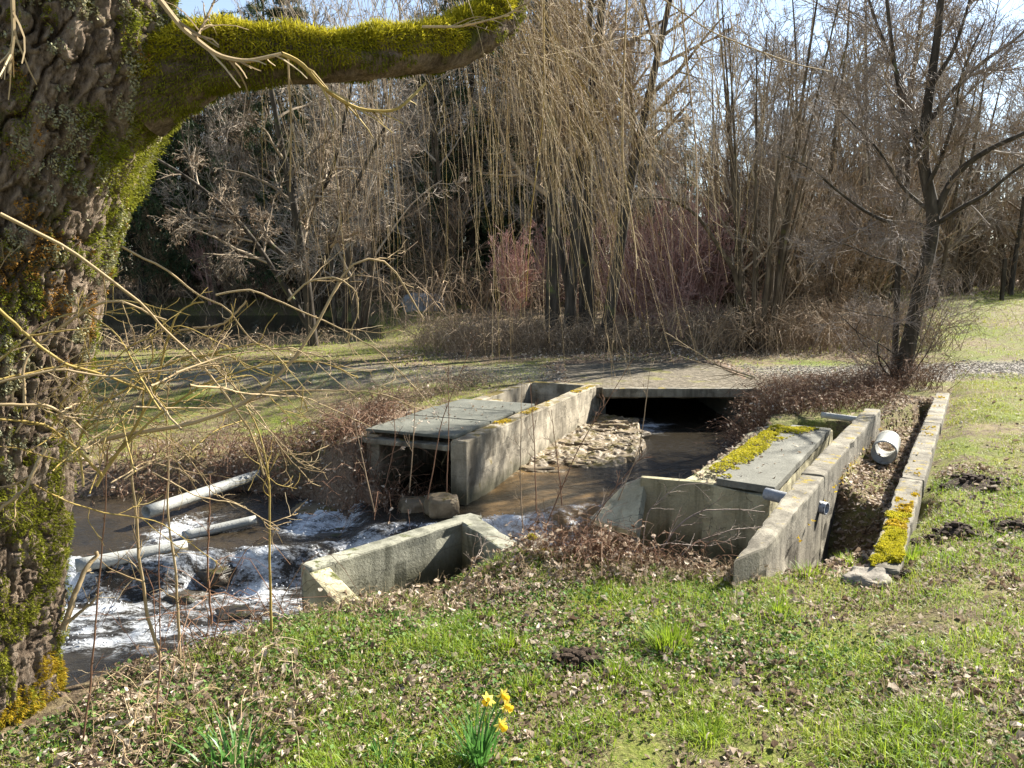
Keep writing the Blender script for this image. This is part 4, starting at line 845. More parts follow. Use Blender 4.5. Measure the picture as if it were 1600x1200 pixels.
# ------------------------------------------------------------------ tangle of willow shoots before the trunk
def shoot_thing(name, label, cat, lines, mat, seed, nside=5, side_l=(.1, .35), trop=(0, 0, .2), group=None, curl=.14, ypart='shoot', rmin=.0012):
    rng = np.random.default_rng(seed); b = lines[0][0][0]
    root = empty(name, tuple(b), label, cat, group)
    for pts, r0, r1 in lines:
        n = 24; k_ = .85 if name == 'willow_shrub' else 1.; r0, r1 = r0*k_, r1*k_; P = resample(np.array(pts), n, 1); P[1:-1] += np.cumsum(rng.normal(0, .0015, (n-2, 3)), 0); R = np.linspace(r0, r1, n)
        m = MB().add(*tubes(P, R, 6))
        if nside:
            Q = grow(rng, P[None], R[None], nside, (.15, .97), (38, 12), side_l, 9, curl, trop, .6, .35, rmin, True)
            m.add(*tubes(*Q, 4)); Q2 = grow(rng, *Q, nside*2, (.2, .95), (38, 12), (.03, .15), 6, curl, trop, .6, .5, rmin*.8, True); m.add(*tubes(*Q2, 3))
            b2 = grow(rng, P[None], R[None], 10, (.1, 1), (30, 8), (.008, .014), 2, .05, (0, 0, 0), .9, .5, .0014, True, 0); m.add(*tubes(*b2, 3))
        m.build(ypart, M[mat] if not isinstance(mat, list) else M[mat[rng.integers(len(mat))]], root, smooth=True)
    return root
def L(pl, y0, y1, r0, r1):
    n = len(pl); return ([D(p[0], p[1], y0+(y1-y0)*k/(n-1)) for k, p in enumerate(pl)], r0, r1)
tang = [
 L([(139, 694), (195, 675), (285, 666), (356, 645), (394, 626), (450, 577), (499, 506), (530, 442), (548, 415), (575, 402), (612, 408), (640, 455), (662, 500)], 2.3, 2.7, .009, .003),
 L([(0, 334), (94, 379), (161, 427), (217, 469), (262, 517), (319, 570), (375, 645), (397, 679), (412, 742)], 1.95, 2.5, .0055, .003),
 L([(41, 640), (37, 570), (56, 540), (112, 499), (161, 469), (199, 469), (225, 484), (260, 500)], 2.1, 2.3, .005, .003),
 L([(-10, 475), (56, 540), (112, 577), (161, 589), (225, 611), (260, 640)], 2.0, 2.3, .0055, .003),
 L([(150, 760), (161, 742), (210, 675), (240, 619), (262, 532), (277, 491), (319, 472)], 2.3, 2.4, .007, .003),
 L([(190, 385), (210, 397), (262, 420), (315, 465), (349, 472), (405, 544), (500, 555), (560, 600)], 2.4, 2.7, .0045, .002),
 L([(337, 461), (394, 450), (450, 476), (506, 499), (600, 551), (680, 640)], 2.45, 2.7, .004, .0015),
 L([(-10, 600), (90, 577), (172, 589), (300, 575), (380, 560)], 2.0, 2.3, .0045, .002),
 L([(-10, 632), (75, 637), (127, 671), (150, 700), (165, 724)], 2.0, 2.3, .005, .003),
 L([(225, 585), (290, 560), (350, 556), (440, 600), (480, 640)], 2.4, 2.6, .004, .002),
 L([(385, 470), (360, 500), (330, 510), (285, 515), (260, 530)], 2.4, 2.45, .004, .003),
 L([(400, 615), (450, 610), (540, 608), (610, 615), (660, 640)], 2.5, 2.8, .004, .0015),
 L([(300, 540), (340, 580), (400, 640), (440, 700), (500, 760)], 2.5, 2.7, .0035, .0015),
 L([(170, 720), (250, 640), (330, 590), (420, 565), (500, 560), (560, 590)], 2.3, 2.6, .0045, .002),
 L([(70, 700), (40, 760), (-10, 800)], 2.2, 2.1, .007, .005),
 L([(160, 745), (110, 690), (60, 660), (-10, 655)], 2.3, 2.0, .006, .003),
 L([(130, 760), (120, 690), (150, 640), (210, 600), (240, 560), (235, 520)], 2.35, 2.3, .005, .002),
 L([(450, 470), (480, 440), (520, 430), (550, 450), (555, 490), (540, 530)], 2.5, 2.55, .004, .002),
]
rt_ = np.random.default_rng(5)
for k in range(34):
    a = (rt_.uniform(-20, 300), rt_.uniform(560, 780)); dx = rt_.uniform(60, 330)*rt_.choice([1, 1, -.7]); up = rt_.uniform(-60, 190)
    tang.append(L([a, (a[0]+dx*.3, a[1]-up*.7), (a[0]+dx*.65, a[1]-up), (a[0]+dx, a[1]-up+rt_.uniform(0, 110))], rt_.uniform(2.0, 2.4), rt_.uniform(2.3, 2.8), rt_.uniform(.0022, .004), .0013))
shoot_thing('willow_shrub', 'tangle of arching tan and yellow willow shoots crossing before the mossy trunk', 'shrub', tang, ['twig_tan', 'twig_yellow', 'twig_tan'], 9, 4, (.08, .32), (.05, 0, .15), curl=.17)
shoot_thing('sapling', 'thin bent sapling stem rising before the rapids, nearer the willow', 'sapling', [L([(251, 1028), (229, 961), (221, 890), (214, 800), (205, 715), (213, 640)], 2.95, 2.8, .008, .003)], 'twig_tan', 11, 7, (.1, .3), ypart='stem')
shoot_thing('sapling', 'thin upright sapling stem before the rapids, second from the willow', 'sapling', [L([(281, 1028), (274, 894), (262, 811), (262, 720), (255, 620), (268, 560)], 3.0, 2.9, .0065, .002)], 'twig_tan', 12, 6, (.1, .3), ypart='stem')
shoot_thing('sapling', 'slender yellowish wand rising from the grassy bank edge left of the headwall', 'sapling', [L([(424, 985), (420, 912), (416, 744), (400, 670), (350, 590), (330, 540)], 3.3, 3.1, .0065, .002)], 'twig_yellow', 13, 7, (.1, .35), ypart='stem')
shoot_thing('dead_weed', 'dark reddish dead weed stem standing beside the willow trunk', 'dead weed', [L([(128, 1190), (150, 1000), (165, 800), (172, 690)], 2.45, 2.5, .004, .002)], 'twig_red', 14, 3, (.05, .15), ypart='stem')
shoot_thing('dead_weed', 'thin reddish dead weed stem below the sapling stems', 'dead weed', [L([(243, 1180), (250, 1000), (245, 850), (262, 730)], 2.5, 2.6, .003, .0015)], 'twig_red', 15, 3, (.05, .15), ypart='stem')
shoot_thing('broken_branch', 'bleached broken branch stub leaning by the trunk over the rapids', 'branch', [L([(98, 985), (115, 930), (130, 890), (150, 862)], 2.75, 2.9, .014, .008), L([(100, 975), (125, 960), (160, 925)], 2.75, 2.8, .008, .003)], 'twig_tan', 16, 2, (.03, .08), ypart='stem')
# dead weeds between the walls
dw = [((640, 770), (648, 640), (655, 560), 7.0, 'tall dead weed stem before the dark channel mouth'), ((668, 780), (690, 660), (745, 520), 6.9, 'leaning dead weed stem crossing the front of the cover slabs'),
      ((698, 770), (700, 650), (702, 560), 6.9, 'straight dead weed stem before the near corner of the channel'), ((817, 830), (812, 740), (815, 600), 6.4, 'dead weed stem before the channel wall, over the brown water'), 
      ((838, 800), (834, 700), (826, 590), 6.5, 'tall thin dead weed stem against the pale channel wall'), ((878, 790), (872, 720), (862, 640), 6.6, 'short dead weed stem over the brown water sheet'),
      ((945, 830), (1000, 700), (1018, 560), 6.3, 'dead stem leaning across the pool toward the culvert'), ((905, 850), (960, 760), (1010, 700), 6.0, 'bent dead stem above the small waterfall'),
      ((330, 975), (322, 880), (326, 740), 3.3, 'thin dead stem standing in front of the white rapids'), ((585, 800), (560, 690), (540, 590), 6.2, 'dead weed stem on the far bank left of the channel'),
      ((600, 770), (618, 690), (612, 600), 7.2, 'dead weed stem with side twigs on the bank beside the lintel'), ((850, 830), (905, 700), (990, 560), 6.2, 'long dead weed stem leaning right before the channel wall')]
for k, (a, b, c_, y, lab) in enumerate(dw):
    shoot_thing('dead_weed', lab, 'dead weed', [L([a, b, c_], y, y+.05, .0055, .002)], 'twig_red' if k % 3 else 'twig_brown', 100+k, 6, (.05, .22), (0, 0, .25), 'dead weeds in the water works', .1, 'stem', .0016)
# bleached dead branches before the sluice panel
for k, (pl, y, r0, lab) in enumerate((([(1015, 885), (1060, 820), (1100, 795), (1160, 795), (1195, 800)], 4.9, .007, 'bleached dead branch arching before the sluice panel, upper one'),
        ([(1040, 890), (1090, 845), (1150, 825), (1195, 822)], 4.8, .006, 'bleached dead branch with many twigs low before the sluice panel'), ([(880, 880), (925, 810), (960, 770), (1005, 745)], 5.0, .005, 'dead branch leaning over the wing plate'),
        ([(1000, 880), (1010, 800), (1060, 760), (1120, 755)], 5.0, .004, 'thin dead branch curling over the top of the sluice panel'), ([(720, 915), (745, 870), (752, 860)], 4.2, .004, 'short dead twig sticking up inside the headwall basin'),
        ([(980, 870), (1045, 850), (1110, 855), (1165, 840)], 4.7, .005, 'low dead branch lying over the sill beam'))):
    shoot_thing('dead_branch', lab, 'branch', [L(pl, y, y+.2, r0, r0*.35)], 'twig_silver', 200+k, 9, (.08, .3), (.1, 0, .1), 'bleached branches around the pool', .12, 'stem')
# long fallen fronds on the far bank
shoot_thing('dead_branch', 'long pale branch arching over the culvert toward the lawn tree', 'branch', [L([(1180, 590), (1120, 570), (1080, 545), (1040, 520)], 9.5, 9.6, .010, .004), L([(1175, 592), (1140, 580), (1090, 565), (1060, 555)], 9.5, 9.7, .007, .003)], 'twig_tan', 220, 8, (.2, .5), (-.1, 0, .2), curl=.1, ypart='stem')

# brambles and brush, not countable
def bramble(name, label, poly, n, h, mat, seed, r=.003, lf=True, zoff=0., az=None):
    rng = np.random.default_rng(seed); p = np.asarray(poly, float); x = rng.uniform(p[:, 0].min(), p[:, 0].max(), n*4); y = rng.uniform(p[:, 1].min(), p[:, 1].max(), n*4); k = inpoly(x, y, p); x, y = x[k][:n], y[k][:n]; N = len(x)
    z = ground_h(x, y)+zoff; a = rng.uniform(0, 6.28, N) if az is None else rng.normal(az, .9, N); hh = rng.uniform(.4, 1.1, N)*h; ln = hh*rng.uniform(.6, 2.2, N); t = np.linspace(0, 1, 7)
    P = np.stack([x[:, None]+np.cos(a)[:, None]*ln[:, None]*t, y[:, None]+np.sin(a)[:, None]*ln[:, None]*t, z[:, None]-.02+hh[:, None]*(np.sin(t*2.5)+.1*t)], -1)
    P[:, 1:] += np.cumsum(rng.normal(size=(N, 6, 3))*(hh[:, None, None]*.07), 1)
    R = rng.uniform(.6, 1.2, N)[:, None]*np.linspace(r, r*.45, 7)[None]
    Q = grow(rng, P, R, N*2, (.2, 1), (45, 15), (.15, .5), 4, .2, (0, 0, -.1), .65, .5, r*.35)
    m = MB().add(*tubes(P, R, 4)).add(*tubes(*Q, 3))
    o = tag(m.build(name, M[mat]), label, 'brambles', kind='stuff')
    if lf:
        k = rng.integers(0, N, N*2); kk = rng.integers(1, 7, N*2); c_ = P[k, kk]; 
        tag(MB().add(*leaves(rng, c_[:, 0], c_[:, 1], c_[:, 2]-.01, rng.uniform(.02, .05, N*2), 1.2, .5, .6)).build('dead_leaves', M['litter']), 'withered leaves caught in the '+label.split(' ', 1)[1][:40].rsplit(' ', 1)[0], 'dead leaves', kind='stuff')
bramble('brambles', 'low reddish dead brambles on the near bank above the pool', [(.1, 4.3), (.25, 4.85), (.9, 4.75), (1.2, 4.6), (1.15, 4.2), (.4, 4.15)], 800, .20, 'twig_red', 1, .0024)
bramble('brambles', 'rusty bramble heap on the bank between culvert and lawn tree', [(2.7, 9.2), (3.0, 10.8), (3.7, 11.2), (4.8, 11.6), (5.6, 11.2), (4.6, 9.4), (3.4, 8.8)], 1500, .22, 'twig_red', 2, .0035)
bramble('brambles', 'pale dead stems hanging over the dark pool bank', [(2.5, 8.9), (2.7, 10.7), (3.3, 10.8), (3.3, 9.0)], 500, .32, 'twig_red', 3, .0035, True, .0, math.pi)
bramble('brambles', 'reddish dead stems along the far stream bank', [(-4.2, 7.7), (-3, 8.2), (-1.5, 7.5), (-1.15, 7.6), (-1.25, 8.6), (-1.4, 9.4), (-2.5, 9.2), (-4.5, 8.4)], 1100, .26, 'twig_red', 4, .0035)
bramble('brambles', 'brown weeds crowding the left side of the channel box', [(-1.9, 8.2), (-.2, 11.6), (-.6, 12), (-2.2, 8.6)], 350, .22, 'twig_brown', 5, .0035)
bramble('brambles', 'dark dead stems tangled over the left of the channel mouth', [(-1.65, 7.25), (-.95, 7.2), (-.95, 7.6), (-1.5, 7.8)], 320, .34, 'twig_red', 14, .0035)
bramble('brambles', 'tall sparse dead stems along the near bank edge before the rapids', [(-1.75, 3.2), (-2.0, 4.1), (-1.3, 4.4), (-1.0, 3.7), (-1.3, 3.1)], 90, .42, 'twig_red', 15, .0024, False)
bramble('brambles', 'pale flattened dead stems along the top of the near bank', [(-1.0, 3.5), (-.9, 4.1), (.1, 4.45), (1.2, 4.3), (1.3, 3.9), (.2, 3.85)], 700, .10, 'twig_tan', 16, .0016)
bramble('brush_heap', 'dark washed up twigs heaped at the foot of the near bank', [(-1.75, 4.2), (-1.6, 4.9), (-1.3, 5.0), (-1.1, 4.4), (-1.4, 3.9)], 260, .22, 'twig_red', 6, .004)
bramble('brambles', 'dry stems round the foot of the lawn tree', [(5.0, 10.8), (5.2, 11.8), (6.2, 11.9), (6.1, 10.9)], 240, .42, 'twig_red', 7, .0035)
bramble('brambles', 'sparse dry stems at the willow foot', [(-1.6, 2.3), (-1.4, 3.1), (-.9, 3.2), (-.6, 2.5), (-1.2, 2.1)], 120, .16, 'twig_tan', 8, .002)
bramble('scrub', 'grey bramble mound under the dark trunks beside the lane', [(-1.9, 15.6), (-2.2, 18), (.2, 18.5), (3.0, 17.6), (3.2, 15.6), (.5, 15.2), (-.8, 14.9)], 1700, .55, 'twig_brown', 9, .005)
bramble('scrub', 'brown scrub under the arching coppice', [(3.4, 15), (4, 17.5), (8.5, 18), (9, 15.6), (6, 15.2)], 1200, .8, 'twig_brown', 10, .006)
bramble('scrub', 'dead growth along the pond edge', [(-15, 16.6), (-7, 17.2), (-4, 19), (-3.6, 18.6), (-6.5, 16.4), (-15, 15.8)], 500, .5, 'twig_brown', 11, .005)
bramble('scrub', 'dead undergrowth beneath the far wood', [(-30, 34), (-8, 34), (-3.5, 24), (-3, 21), (-1, 22.5), (8, 22.5), (14, 26), (26, 33), (40, 44), (-40, 44)], 4200, 1.5, 'twig_brown', 12, .012, False)

# ------------------------------------------------------------------ trees beyond the stream
def poly_up(rng, base, H, lean, n=14, wig=.05):
    t = np.linspace(0, 1, n)[:, None]; P = np.array(base)+np.array([lean[0], lean[1], H])*t
    P[1:, :2] += np.cumsum(rng.normal(0, wig*H/n, (n-1, 2)), 0); return resample(P, n, 2)
def crown_levels(rng, P, R, nl, nb, nt, nf, t0=.25, ang=48, Ll=(.3, .55), up=.5, rmin=.004, droop=0., wig=.10, fl=1.):
    A_ = grow(rng, P, R, nl, (t0, 1), (ang, 12), Ll, 9, wig*.8, (0, 0, up), .55, .3, rmin*2)
    B_ = grow(rng, *A_, nb, (.15, 1), (45, 14), (.3, .6), 7, wig, (0, 0, up*.6-droop*.3), .6, .35, rmin*1.4)
    T_ = grow(rng, *B_, nt, (.1, 1), (42, 15), (.35, .75), 6, wig*1.2, (0, 0, up*.4-droop*.7), .6, .4, rmin)
    X_ = grow(rng, *T_, nf, (.1, 1), (40, 15), (.35*fl, .8*fl), 5, wig*1.4, (0, 0, up*.3-droop), .7, .5, rmin*.8)
    return A_, B_, T_, X_
def catkins(rng, T_, n, s=.05):
    P, R = T_; k = rng.integers(0, len(P), n); j = rng.integers(2, P.shape[1], n); c = P[k, j]; d = nrm(rng.normal(size=(n, 3))*.5+np.array([0, 0, -1.])); ln = rng.uniform(.5, 1.2, n)*s
    Q = np.stack([c, c+d*ln[:, None]*.5, c+d*ln[:, None]], 1); return tubes(Q, np.tile(np.array([[.004, .008, .003]]), (n, 1))*s/.05, 3)
def make_tree(name, label, cat, group, stems, lv, tm, bm_, k_cat=0, cat_s=.05, base=(0, 0, 0), seed=1):
    rng = np.random.default_rng(seed); root = empty(name, base, label, cat, group)
    m = MB()
    allc = []
    for P, R in stems:
        m.add(*tubes(P, R, 9))
        allc.append(crown_levels(rng, P[None], R[None], **{k: (max(1, v//len(stems)) if k in ('nl', 'nb', 'nt', 'nf') else v) for k, v in lv.items()}))
    m.build('trunk', M[tm], root, smooth=True)
    m = MB()
    for A_, B_, T_, X_ in allc: m.add(*tubes(*A_, 6)).add(*tubes(*B_, 4)).add(*tubes(*T_, 3)).add(*tubes(*X_, 3))
    m.build('branches', M[bm_], root)
    if k_cat:
        m = MB()
        for c_ in allc: m.add(*catkins(rng, c_[3], k_cat//len(allc), cat_s))
        tag(m.build('catkins', M['catkin'], root), kind='stuff')
    return root
def dup(root, loc, rz, s, label=None):
    r = root.copy(); COL.objects.link(r); r.location = loc; r.rotation_euler = (0, 0, rz); r.scale = (s, s, s)
    if label: r['label'] = label
    for c_ in list(root.children):
        d = c_.copy(); COL.objects.link(d); d.parent = r
    return r
def gz(x, y): return float(ground_h(np.array([float(x)]), np.array([float(y)]))[0])

# lawn tree at the head of the ditch
rng = np.random.default_rng(31)
YB = 11.3
def LT(pl, y0, y1, r0, r1, n=16):
    P = resample(np.array([D(p[0], p[1], y0+(y1-y0)*k/(len(pl)-1)) for k, p in enumerate(pl)]), n, 1); return P, np.linspace(r0, r1, n)
lt = empty('lawn_tree', tuple(D(1400, 612, YB)), 'dark young tree leaning right at the head of the ditch, bare and many branched', 'tree')
tr1 = LT([(1398, 625), (1412, 575), (1428, 500), (1440, 440), (1455, 380), (1462, 335), (1452, 300), (1440, 250), (1446, 190), (1456, 120), (1466, 50), (1474, -40), (1480, -200)], YB, YB, .15, .05, 26)
tr1[1][:] = np.interp(np.linspace(0, 1, 26), [0, .06, .3, .5, .75, 1], [.15, .11, .09, .075, .045, .025])
tr2 = LT([(1395, 610), (1400, 520), (1402, 450), (1404, 400), (1412, 340), (1420, 280), (1418, 200), (1400, 120), (1385, 0), (1380, -120)], YB+.15, YB+.5, .05, .02, 20)
lim = [LT(*a) for a in (
 ([(1462, 338), (1480, 290), (1510, 255), (1560, 225), (1610, 205), (1680, 150)], YB, YB-.6, .055, .015), ([(1464, 350), (1500, 325), (1540, 305), (1580, 270), (1640, 230)], YB, YB-1.2, .04, .012),
 ([(1458, 360), (1425, 345), (1390, 350), (1350, 330), (1310, 300), (1270, 265), (1220, 240)], YB, YB-1.0, .035, .008), ([(1440, 250), (1425, 180), (1400, 110), (1370, 40), (1340, -60)], YB, YB+.8, .045, .014),
 ([(1446, 200), (1480, 150), (1530, 100), (1590, 60), (1650, 0)], YB, YB+.5, .04, .012), ([(1452, 140), (1490, 80), (1510, 20), (1530, -60)], YB, YB-.5, .035, .012),
 ([(1444, 300), (1470, 250), (1490, 190), (1500, 120), (1540, 30)], YB, YB-.9, .035, .01), ([(1460, 335), (1415, 300), (1370, 230), (1330, 190), (1300, 160)], YB, YB+.4, .03, .008),
 ([(1437, 440), (1400, 410), (1360, 400), (1320, 380), (1280, 375)], YB, YB-.5, .018, .005), ([(1424, 515), (1390, 495), (1350, 490), (1310, 480)], YB, YB-.8, .014, .004), ([(1412, 565), (1380, 540), (1340, 520), (1310, 490)], YB, YB-.6, .014, .004),
 ([(1404, 600), (1380, 560), (1350, 540), (1335, 515), (1345, 500)], YB, YB-.6, .014, .004), ([(1408, 598), (1430, 560), (1455, 500), (1470, 440)], YB, YB+.1, .012, .004), ([(1415, 600), (1450, 550), (1480, 490)], YB, YB-.2, .012, .004), ([(1402, 605), (1375, 570), (1370, 540), (1385, 500)], YB, YB-.3, .02, .006))]
MB().add(*tubes(*tr1, 14)).build('trunk', M['trunk_dark'], lt, smooth=True)
MB().add(*tubes(*tr2, 8)).build('trunk', M['trunk_dark'], lt, smooth=True)
m = MB()
for q in lim: m.add(*tubes(*q, 6))
m.build('limbs', M['trunk_dark'], lt, smooth=True)
LP_ = np.stack([q[0] for q in lim]); LR_ = np.stack([q[1] for q in lim])
TT = np.stack([resample(tr1[0], 16, 0), resample(tr2[0], 16, 0)]); TR = np.stack([np.linspace(.1, .04, 16), np.linspace(.05, .02, 16)])
A0 = grow(rng, TT, TR, 46, (.22, 1), (60, 12), (.5, 1.6), 9, .08, (0, 0, .35), .25, .3, .003, True, .35)
A1 = grow(rng, LP_, LR_, 110, (.15, 1), (42, 14), (.4, 1.3), 8, .09, (0, 0, .3), .5, .35, .003, True, .3)
P_ = np.concatenate([A0[0][:, :8], A1[0]]); R_ = np.concatenate([A0[1][:, :8], A1[1]])
B1 = grow(rng, P_, R_, 1500, (.1, 1), (42, 14), (.3, .7), 6, .1, (0, 0, .2), .55, .4, .0022)
B2 = grow(rng, *B1, 15000, (.1, 1), (38, 14), (.35, .95), 5, .12, (0, 0, .1), .7, .5, .0016)
MB().add(*tubes(*A0, 5)).add(*tubes(*A1, 5)).add(*tubes(*B1, 3)).add(*tubes(*B2, 3)).build('branches', M['twig_silver'], lt)
MB().add(*catkins(rng, B2, 3000, .03)).build('catkins', M['catkin'], lt)['kind'] = 'stuff'

# four dark trunks beside the lane
rng = np.random.default_rng(32); st = []
for k, (px, py, top, r) in enumerate(((862, 545, (850, -60), .17), (886, 540, (930, -100), .13), (917, 548, (955, -120), .19), (942, 540, (1060, -60), .14), (905, 545, (780, -40), .10))):
    y = 16.9+.25*k*(-1)**k; b = D(px, py, y); b[2] = gz(b[0], b[1])-.1; tp = D(*top, y+rng.uniform(-.5, 1)); P = resample(np.array([b, b*.55+tp*.45+np.array([rng.normal(0, .12)-.12*(tp[0]-b[0]), 0, 0]), tp]), 16, 2); st.append((P, np.linspace(r, r*.35, 16)))
dk = make_tree('multi_stem_tree', 'group of dark upright stems from one root beside the lane, dense brown crown', 'tree', None, st, dict(nl=52, nb=380, nt=2600, nf=9000, t0=.4, ang=42, Ll=(.25, .5), up=.2, rmin=.0035, droop=.3), 'trunk_dark', 'twig_brown', 2500, .045, tuple(D(900, 545, 16.9)), 33)
# coppice with arching stem
st = []
rng = np.random.default_rng(35)
cb = D(1180, 548, 16.2)
for k in range(15):
    a = rng.uniform(0, 6.28); q = rng.uniform(.1, .5); b = cb+np.array([.35*math.cos(a), .35*math.sin(a), -.1]); H = rng.uniform(4.5, 7.5)
    P = resample(np.array([b, b+np.array([math.cos(a)*q*1.1, math.sin(a)*q, H*.4]), b+np.array([math.cos(a)*q*4, math.sin(a)*q*3, H])]), 16, 2); st.append((P, np.linspace(rng.uniform(.03, .075), .012, 16)))
P = resample(np.array([D(1145, 420, 16.0), D(1120, 380, 15.9), D(1085, 330, 15.7), D(1040, 308, 15.6), D(1000, 312, 15.5)]), 16, 2); st.append((P, np.linspace(.05, .02, 16)))
P = resample(np.array([cb, D(1160, 470, 16.1), D(1145, 418, 16.0)]), 16, 1); st.append((P, np.linspace(.07, .05, 16)))
make_tree('coppice_shrub', 'coppiced shrub of many grey stems with one dark stem arching left over the track', 'shrub', None, st, dict(nl=100, nb=560, nt=2800, nf=8000, t0=.2, ang=35, Ll=(.22, .45), up=.5, rmin=.003), 'trunk_grey', 'twig_grey', 1500, .04, tuple(cb), 36)
# spreading tree over the pond
st = []; rng = np.random.default_rng(41); b = D(492, 562, 17.0); b[2] = gz(b[0], b[1])-.1
for pl, r in (([(492, 565), (485, 500), (478, 430), (462, 330), (440, 230), (420, 120)], .12), ([(488, 520), (440, 440), (380, 350), (300, 280), (230, 240)], .07), ([(482, 460), (520, 380), (560, 280), (600, 200)], .07), ([(478, 430), (410, 370), (340, 340), (270, 345)], .06), ([(468, 360), (520, 270), (540, 180), (560, 80)], .06)):
    P = resample(np.array([D(p[0], p[1], 17-.25*k) for k, p in enumerate(pl)]), 16, 2); st.append((P, np.linspace(r, r*.35, 16)))
make_tree('spreading_tree', 'spreading pale twigged tree by the pond with drooping twig ends', 'tree', None, st, dict(nl=45, nb=300, nt=1900, nf=5600, t0=.25, ang=50, Ll=(.25, .5), up=-.05, rmin=.0032, droop=.45, wig=.14), 'trunk_dark', 'twig_grey', 3500, .045, tuple(b), 42)

# kinds for the wood behind
def proto_bare(seed, H, r, nst, tm, bmn, kc, **kw):
    rng = np.random.default_rng(seed); st = []
    for k in range(nst):
        a = rng.uniform(0, 6.28); l = .0 if nst == 1 else rng.uniform(.05, .22)*H
        P = poly_up(rng, (.12*math.cos(a)*(nst > 1), .12*math.sin(a)*(nst > 1), -.15), H*rng.uniform(.8, 1), (l*math.cos(a)+rng.normal(0, .03*H), l*math.sin(a)+rng.normal(0, .03*H)), 15, .06); st.append((P, np.linspace(r*rng.uniform(.7, 1), r*.12, 15)))
    lv = dict(nl=40, nb=300, nt=1700, nf=4200, t0=.2, ang=48, Ll=(.22, .42), up=.55, rmin=.006); lv.update(kw)
    return st, lv
kinds = []
st, lv = proto_bare(51, 13.5, .16, 1, 0, 0, 0); kinds.append(make_tree('bare_tree', 'tall bare single stemmed tree with fine brown twigs in the wood behind', 'tree', 'tall bare trees in the wood', st, lv, 'trunk_dark', 'twig_brown', 700, .06, seed=51))
st, lv = proto_bare(52, 11, .12, 4, 0, 0, 0, nl=48, ang=38); kinds.append(make_tree('bare_tree', 'bare tree of several stems with brown catkin hung twigs in the wood behind', 'tree', 'many stemmed bare trees in the wood', st, lv, 'trunk_grey', 'twig_greybrown', 1600, .06, seed=52))
st, lv = proto_bare(53, 12.5, .13, 2, 0, 0, 0, ang=55, up=.3); kinds.append(make_tree('bare_tree', 'forked bare tree with greyish twigs in the wood behind', 'tree', 'forked bare trees in the wood', st, lv, 'trunk_grey', 'twig_greybrown', 500, .06, seed=53))
st, lv = proto_bare(54, 3.4, .035, 16, 0, 0, 0, nl=96, nb=480, nt=1900, nf=3800, t0=.1, ang=32, Ll=(.25, .5), up=.6, rmin=.005); pink = make_tree('red_twig_shrub', 'pinkish red twigged bush at the edge of the wood', 'shrub', 'pinkish red bushes by the wood', st, lv, 'twig_pink', 'twig_pink', seed=54)
st, lv = proto_bare(55, 4.6, .045, 14, 0, 0, 0, nl=84, nb=420, nt=1800, nf=3800, t0=.1, ang=36, Ll=(.25, .5), up=.5, rmin=.005); brush = make_tree('thicket_shrub', 'dense brown thicket bush at the edge of the wood', 'shrub', 'brown thicket bushes by the wood', st, lv, 'trunk_grey', 'twig_brown', 900, .05, seed=55)
# conifer
def proto_conifer(seed, H):
    rng = np.random.default_rng(seed); root = empty('conifer', (0, 0, 0), 'dark green conifer standing among the bare trees of the far wood', 'conifer', 'conifers in the far wood')
    P = poly_up(rng, (0, 0, -.2), H, (0, 0), 14, .01); R = np.linspace(.2, .02, 14); MB().add(*tubes(P, R, 8)).build('trunk', M['trunk_dark'], root, smooth=True)
    n = 190; t = np.sort(rng.uniform(.08, .98, n)); a = rng.uniform(0, 6.28, n); ln = (1-t)**.8*H*.24+.25; ln *= rng.uniform(.6, 1.1, n)
    q = np.linspace(0, 1, 8); z = t*H; dz = (-.15*q[None]+.05-.25*q[None]**2*(1-t[:, None]))*ln[:, None]
    BP = np.stack([np.cos(a)[:, None]*ln[:, None]*q, np.sin(a)[:, None]*ln[:, None]*q, z[:, None]+dz], -1); BR = .03*np.linspace(1, .2, 8)[None]*np.ones((n, 1))
    SB = grow(rng, BP, BR, 1300, (.15, 1), (50, 14), (.2, .45), 5, .06, (0, 0, -.3), .5, .4, .004)
    MB().add(*tubes(BP, BR, 4)).build('branches', M['trunk_dark'], root)
    pts = np.concatenate([SB[0][:, 1:].reshape(-1, 3), BP[:, 3:].reshape(-1, 3)]); pts = np.repeat(pts, 5, 0)+rng.normal(0, .05, (len(pts)*5, 3)); N = len(pts)
    V, f = blades(rng, pts[:, 0], pts[:, 1], pts[:, 2], rng.uniform(.12, .3, N), rng.uniform(.02, .05, N), 1.4, None, 2)
    MB().add(V, f).build('needles', M['needles'], root); return root
con = [proto_conifer(61, 15), proto_conifer(62, 12)]
rng = np.random.default_rng(99); taken = []
def spots(n, y0, y1, fn=None, mind=1.6, xm=.66):
    out = []; tries = 0
    while len(out) < n and tries < 5000:
        tries += 1; y = math.sqrt(rng.uniform(y0*y0, y1*y1)); x = rng.uniform(-xm*y-2, xm*y+3)
        if pdist(np.array([x]), np.array([y]), POND)[0] < .8 or pdist(np.array([x]), np.array([y]), LANE, False)[0] < 1.7: continue
        if x > 8.5 and y < 20+(x-8.5)*.75: continue
        if y < 24 and 2 < x < 10 and fn is None: continue
        if fn and not fn(x, y): continue
        u_ = (x+3.9)*.85+(y-20.5)*.53; v_ = -(x+3.9)*.53+(y-20.5)*.85
        if 0 < u_ < 19 and abs(v_) < 3.2: continue
        if any((x-a)**2+(y-b_)**2 < mind**2 for a, b_ in taken): continue
        taken.append((x, y)); out.append((x, y))
    return out
first = {}
def put(proto, x, y, s, rz):
    if proto.name not in first: first[proto.name] = 1; proto.location = (x, y, gz(x, y)-.05); proto.rotation_euler = (0, 0, rz); proto.scale = (s, s, s)
    else: dup(proto, (x, y, gz(x, y)-.05), rz, s)
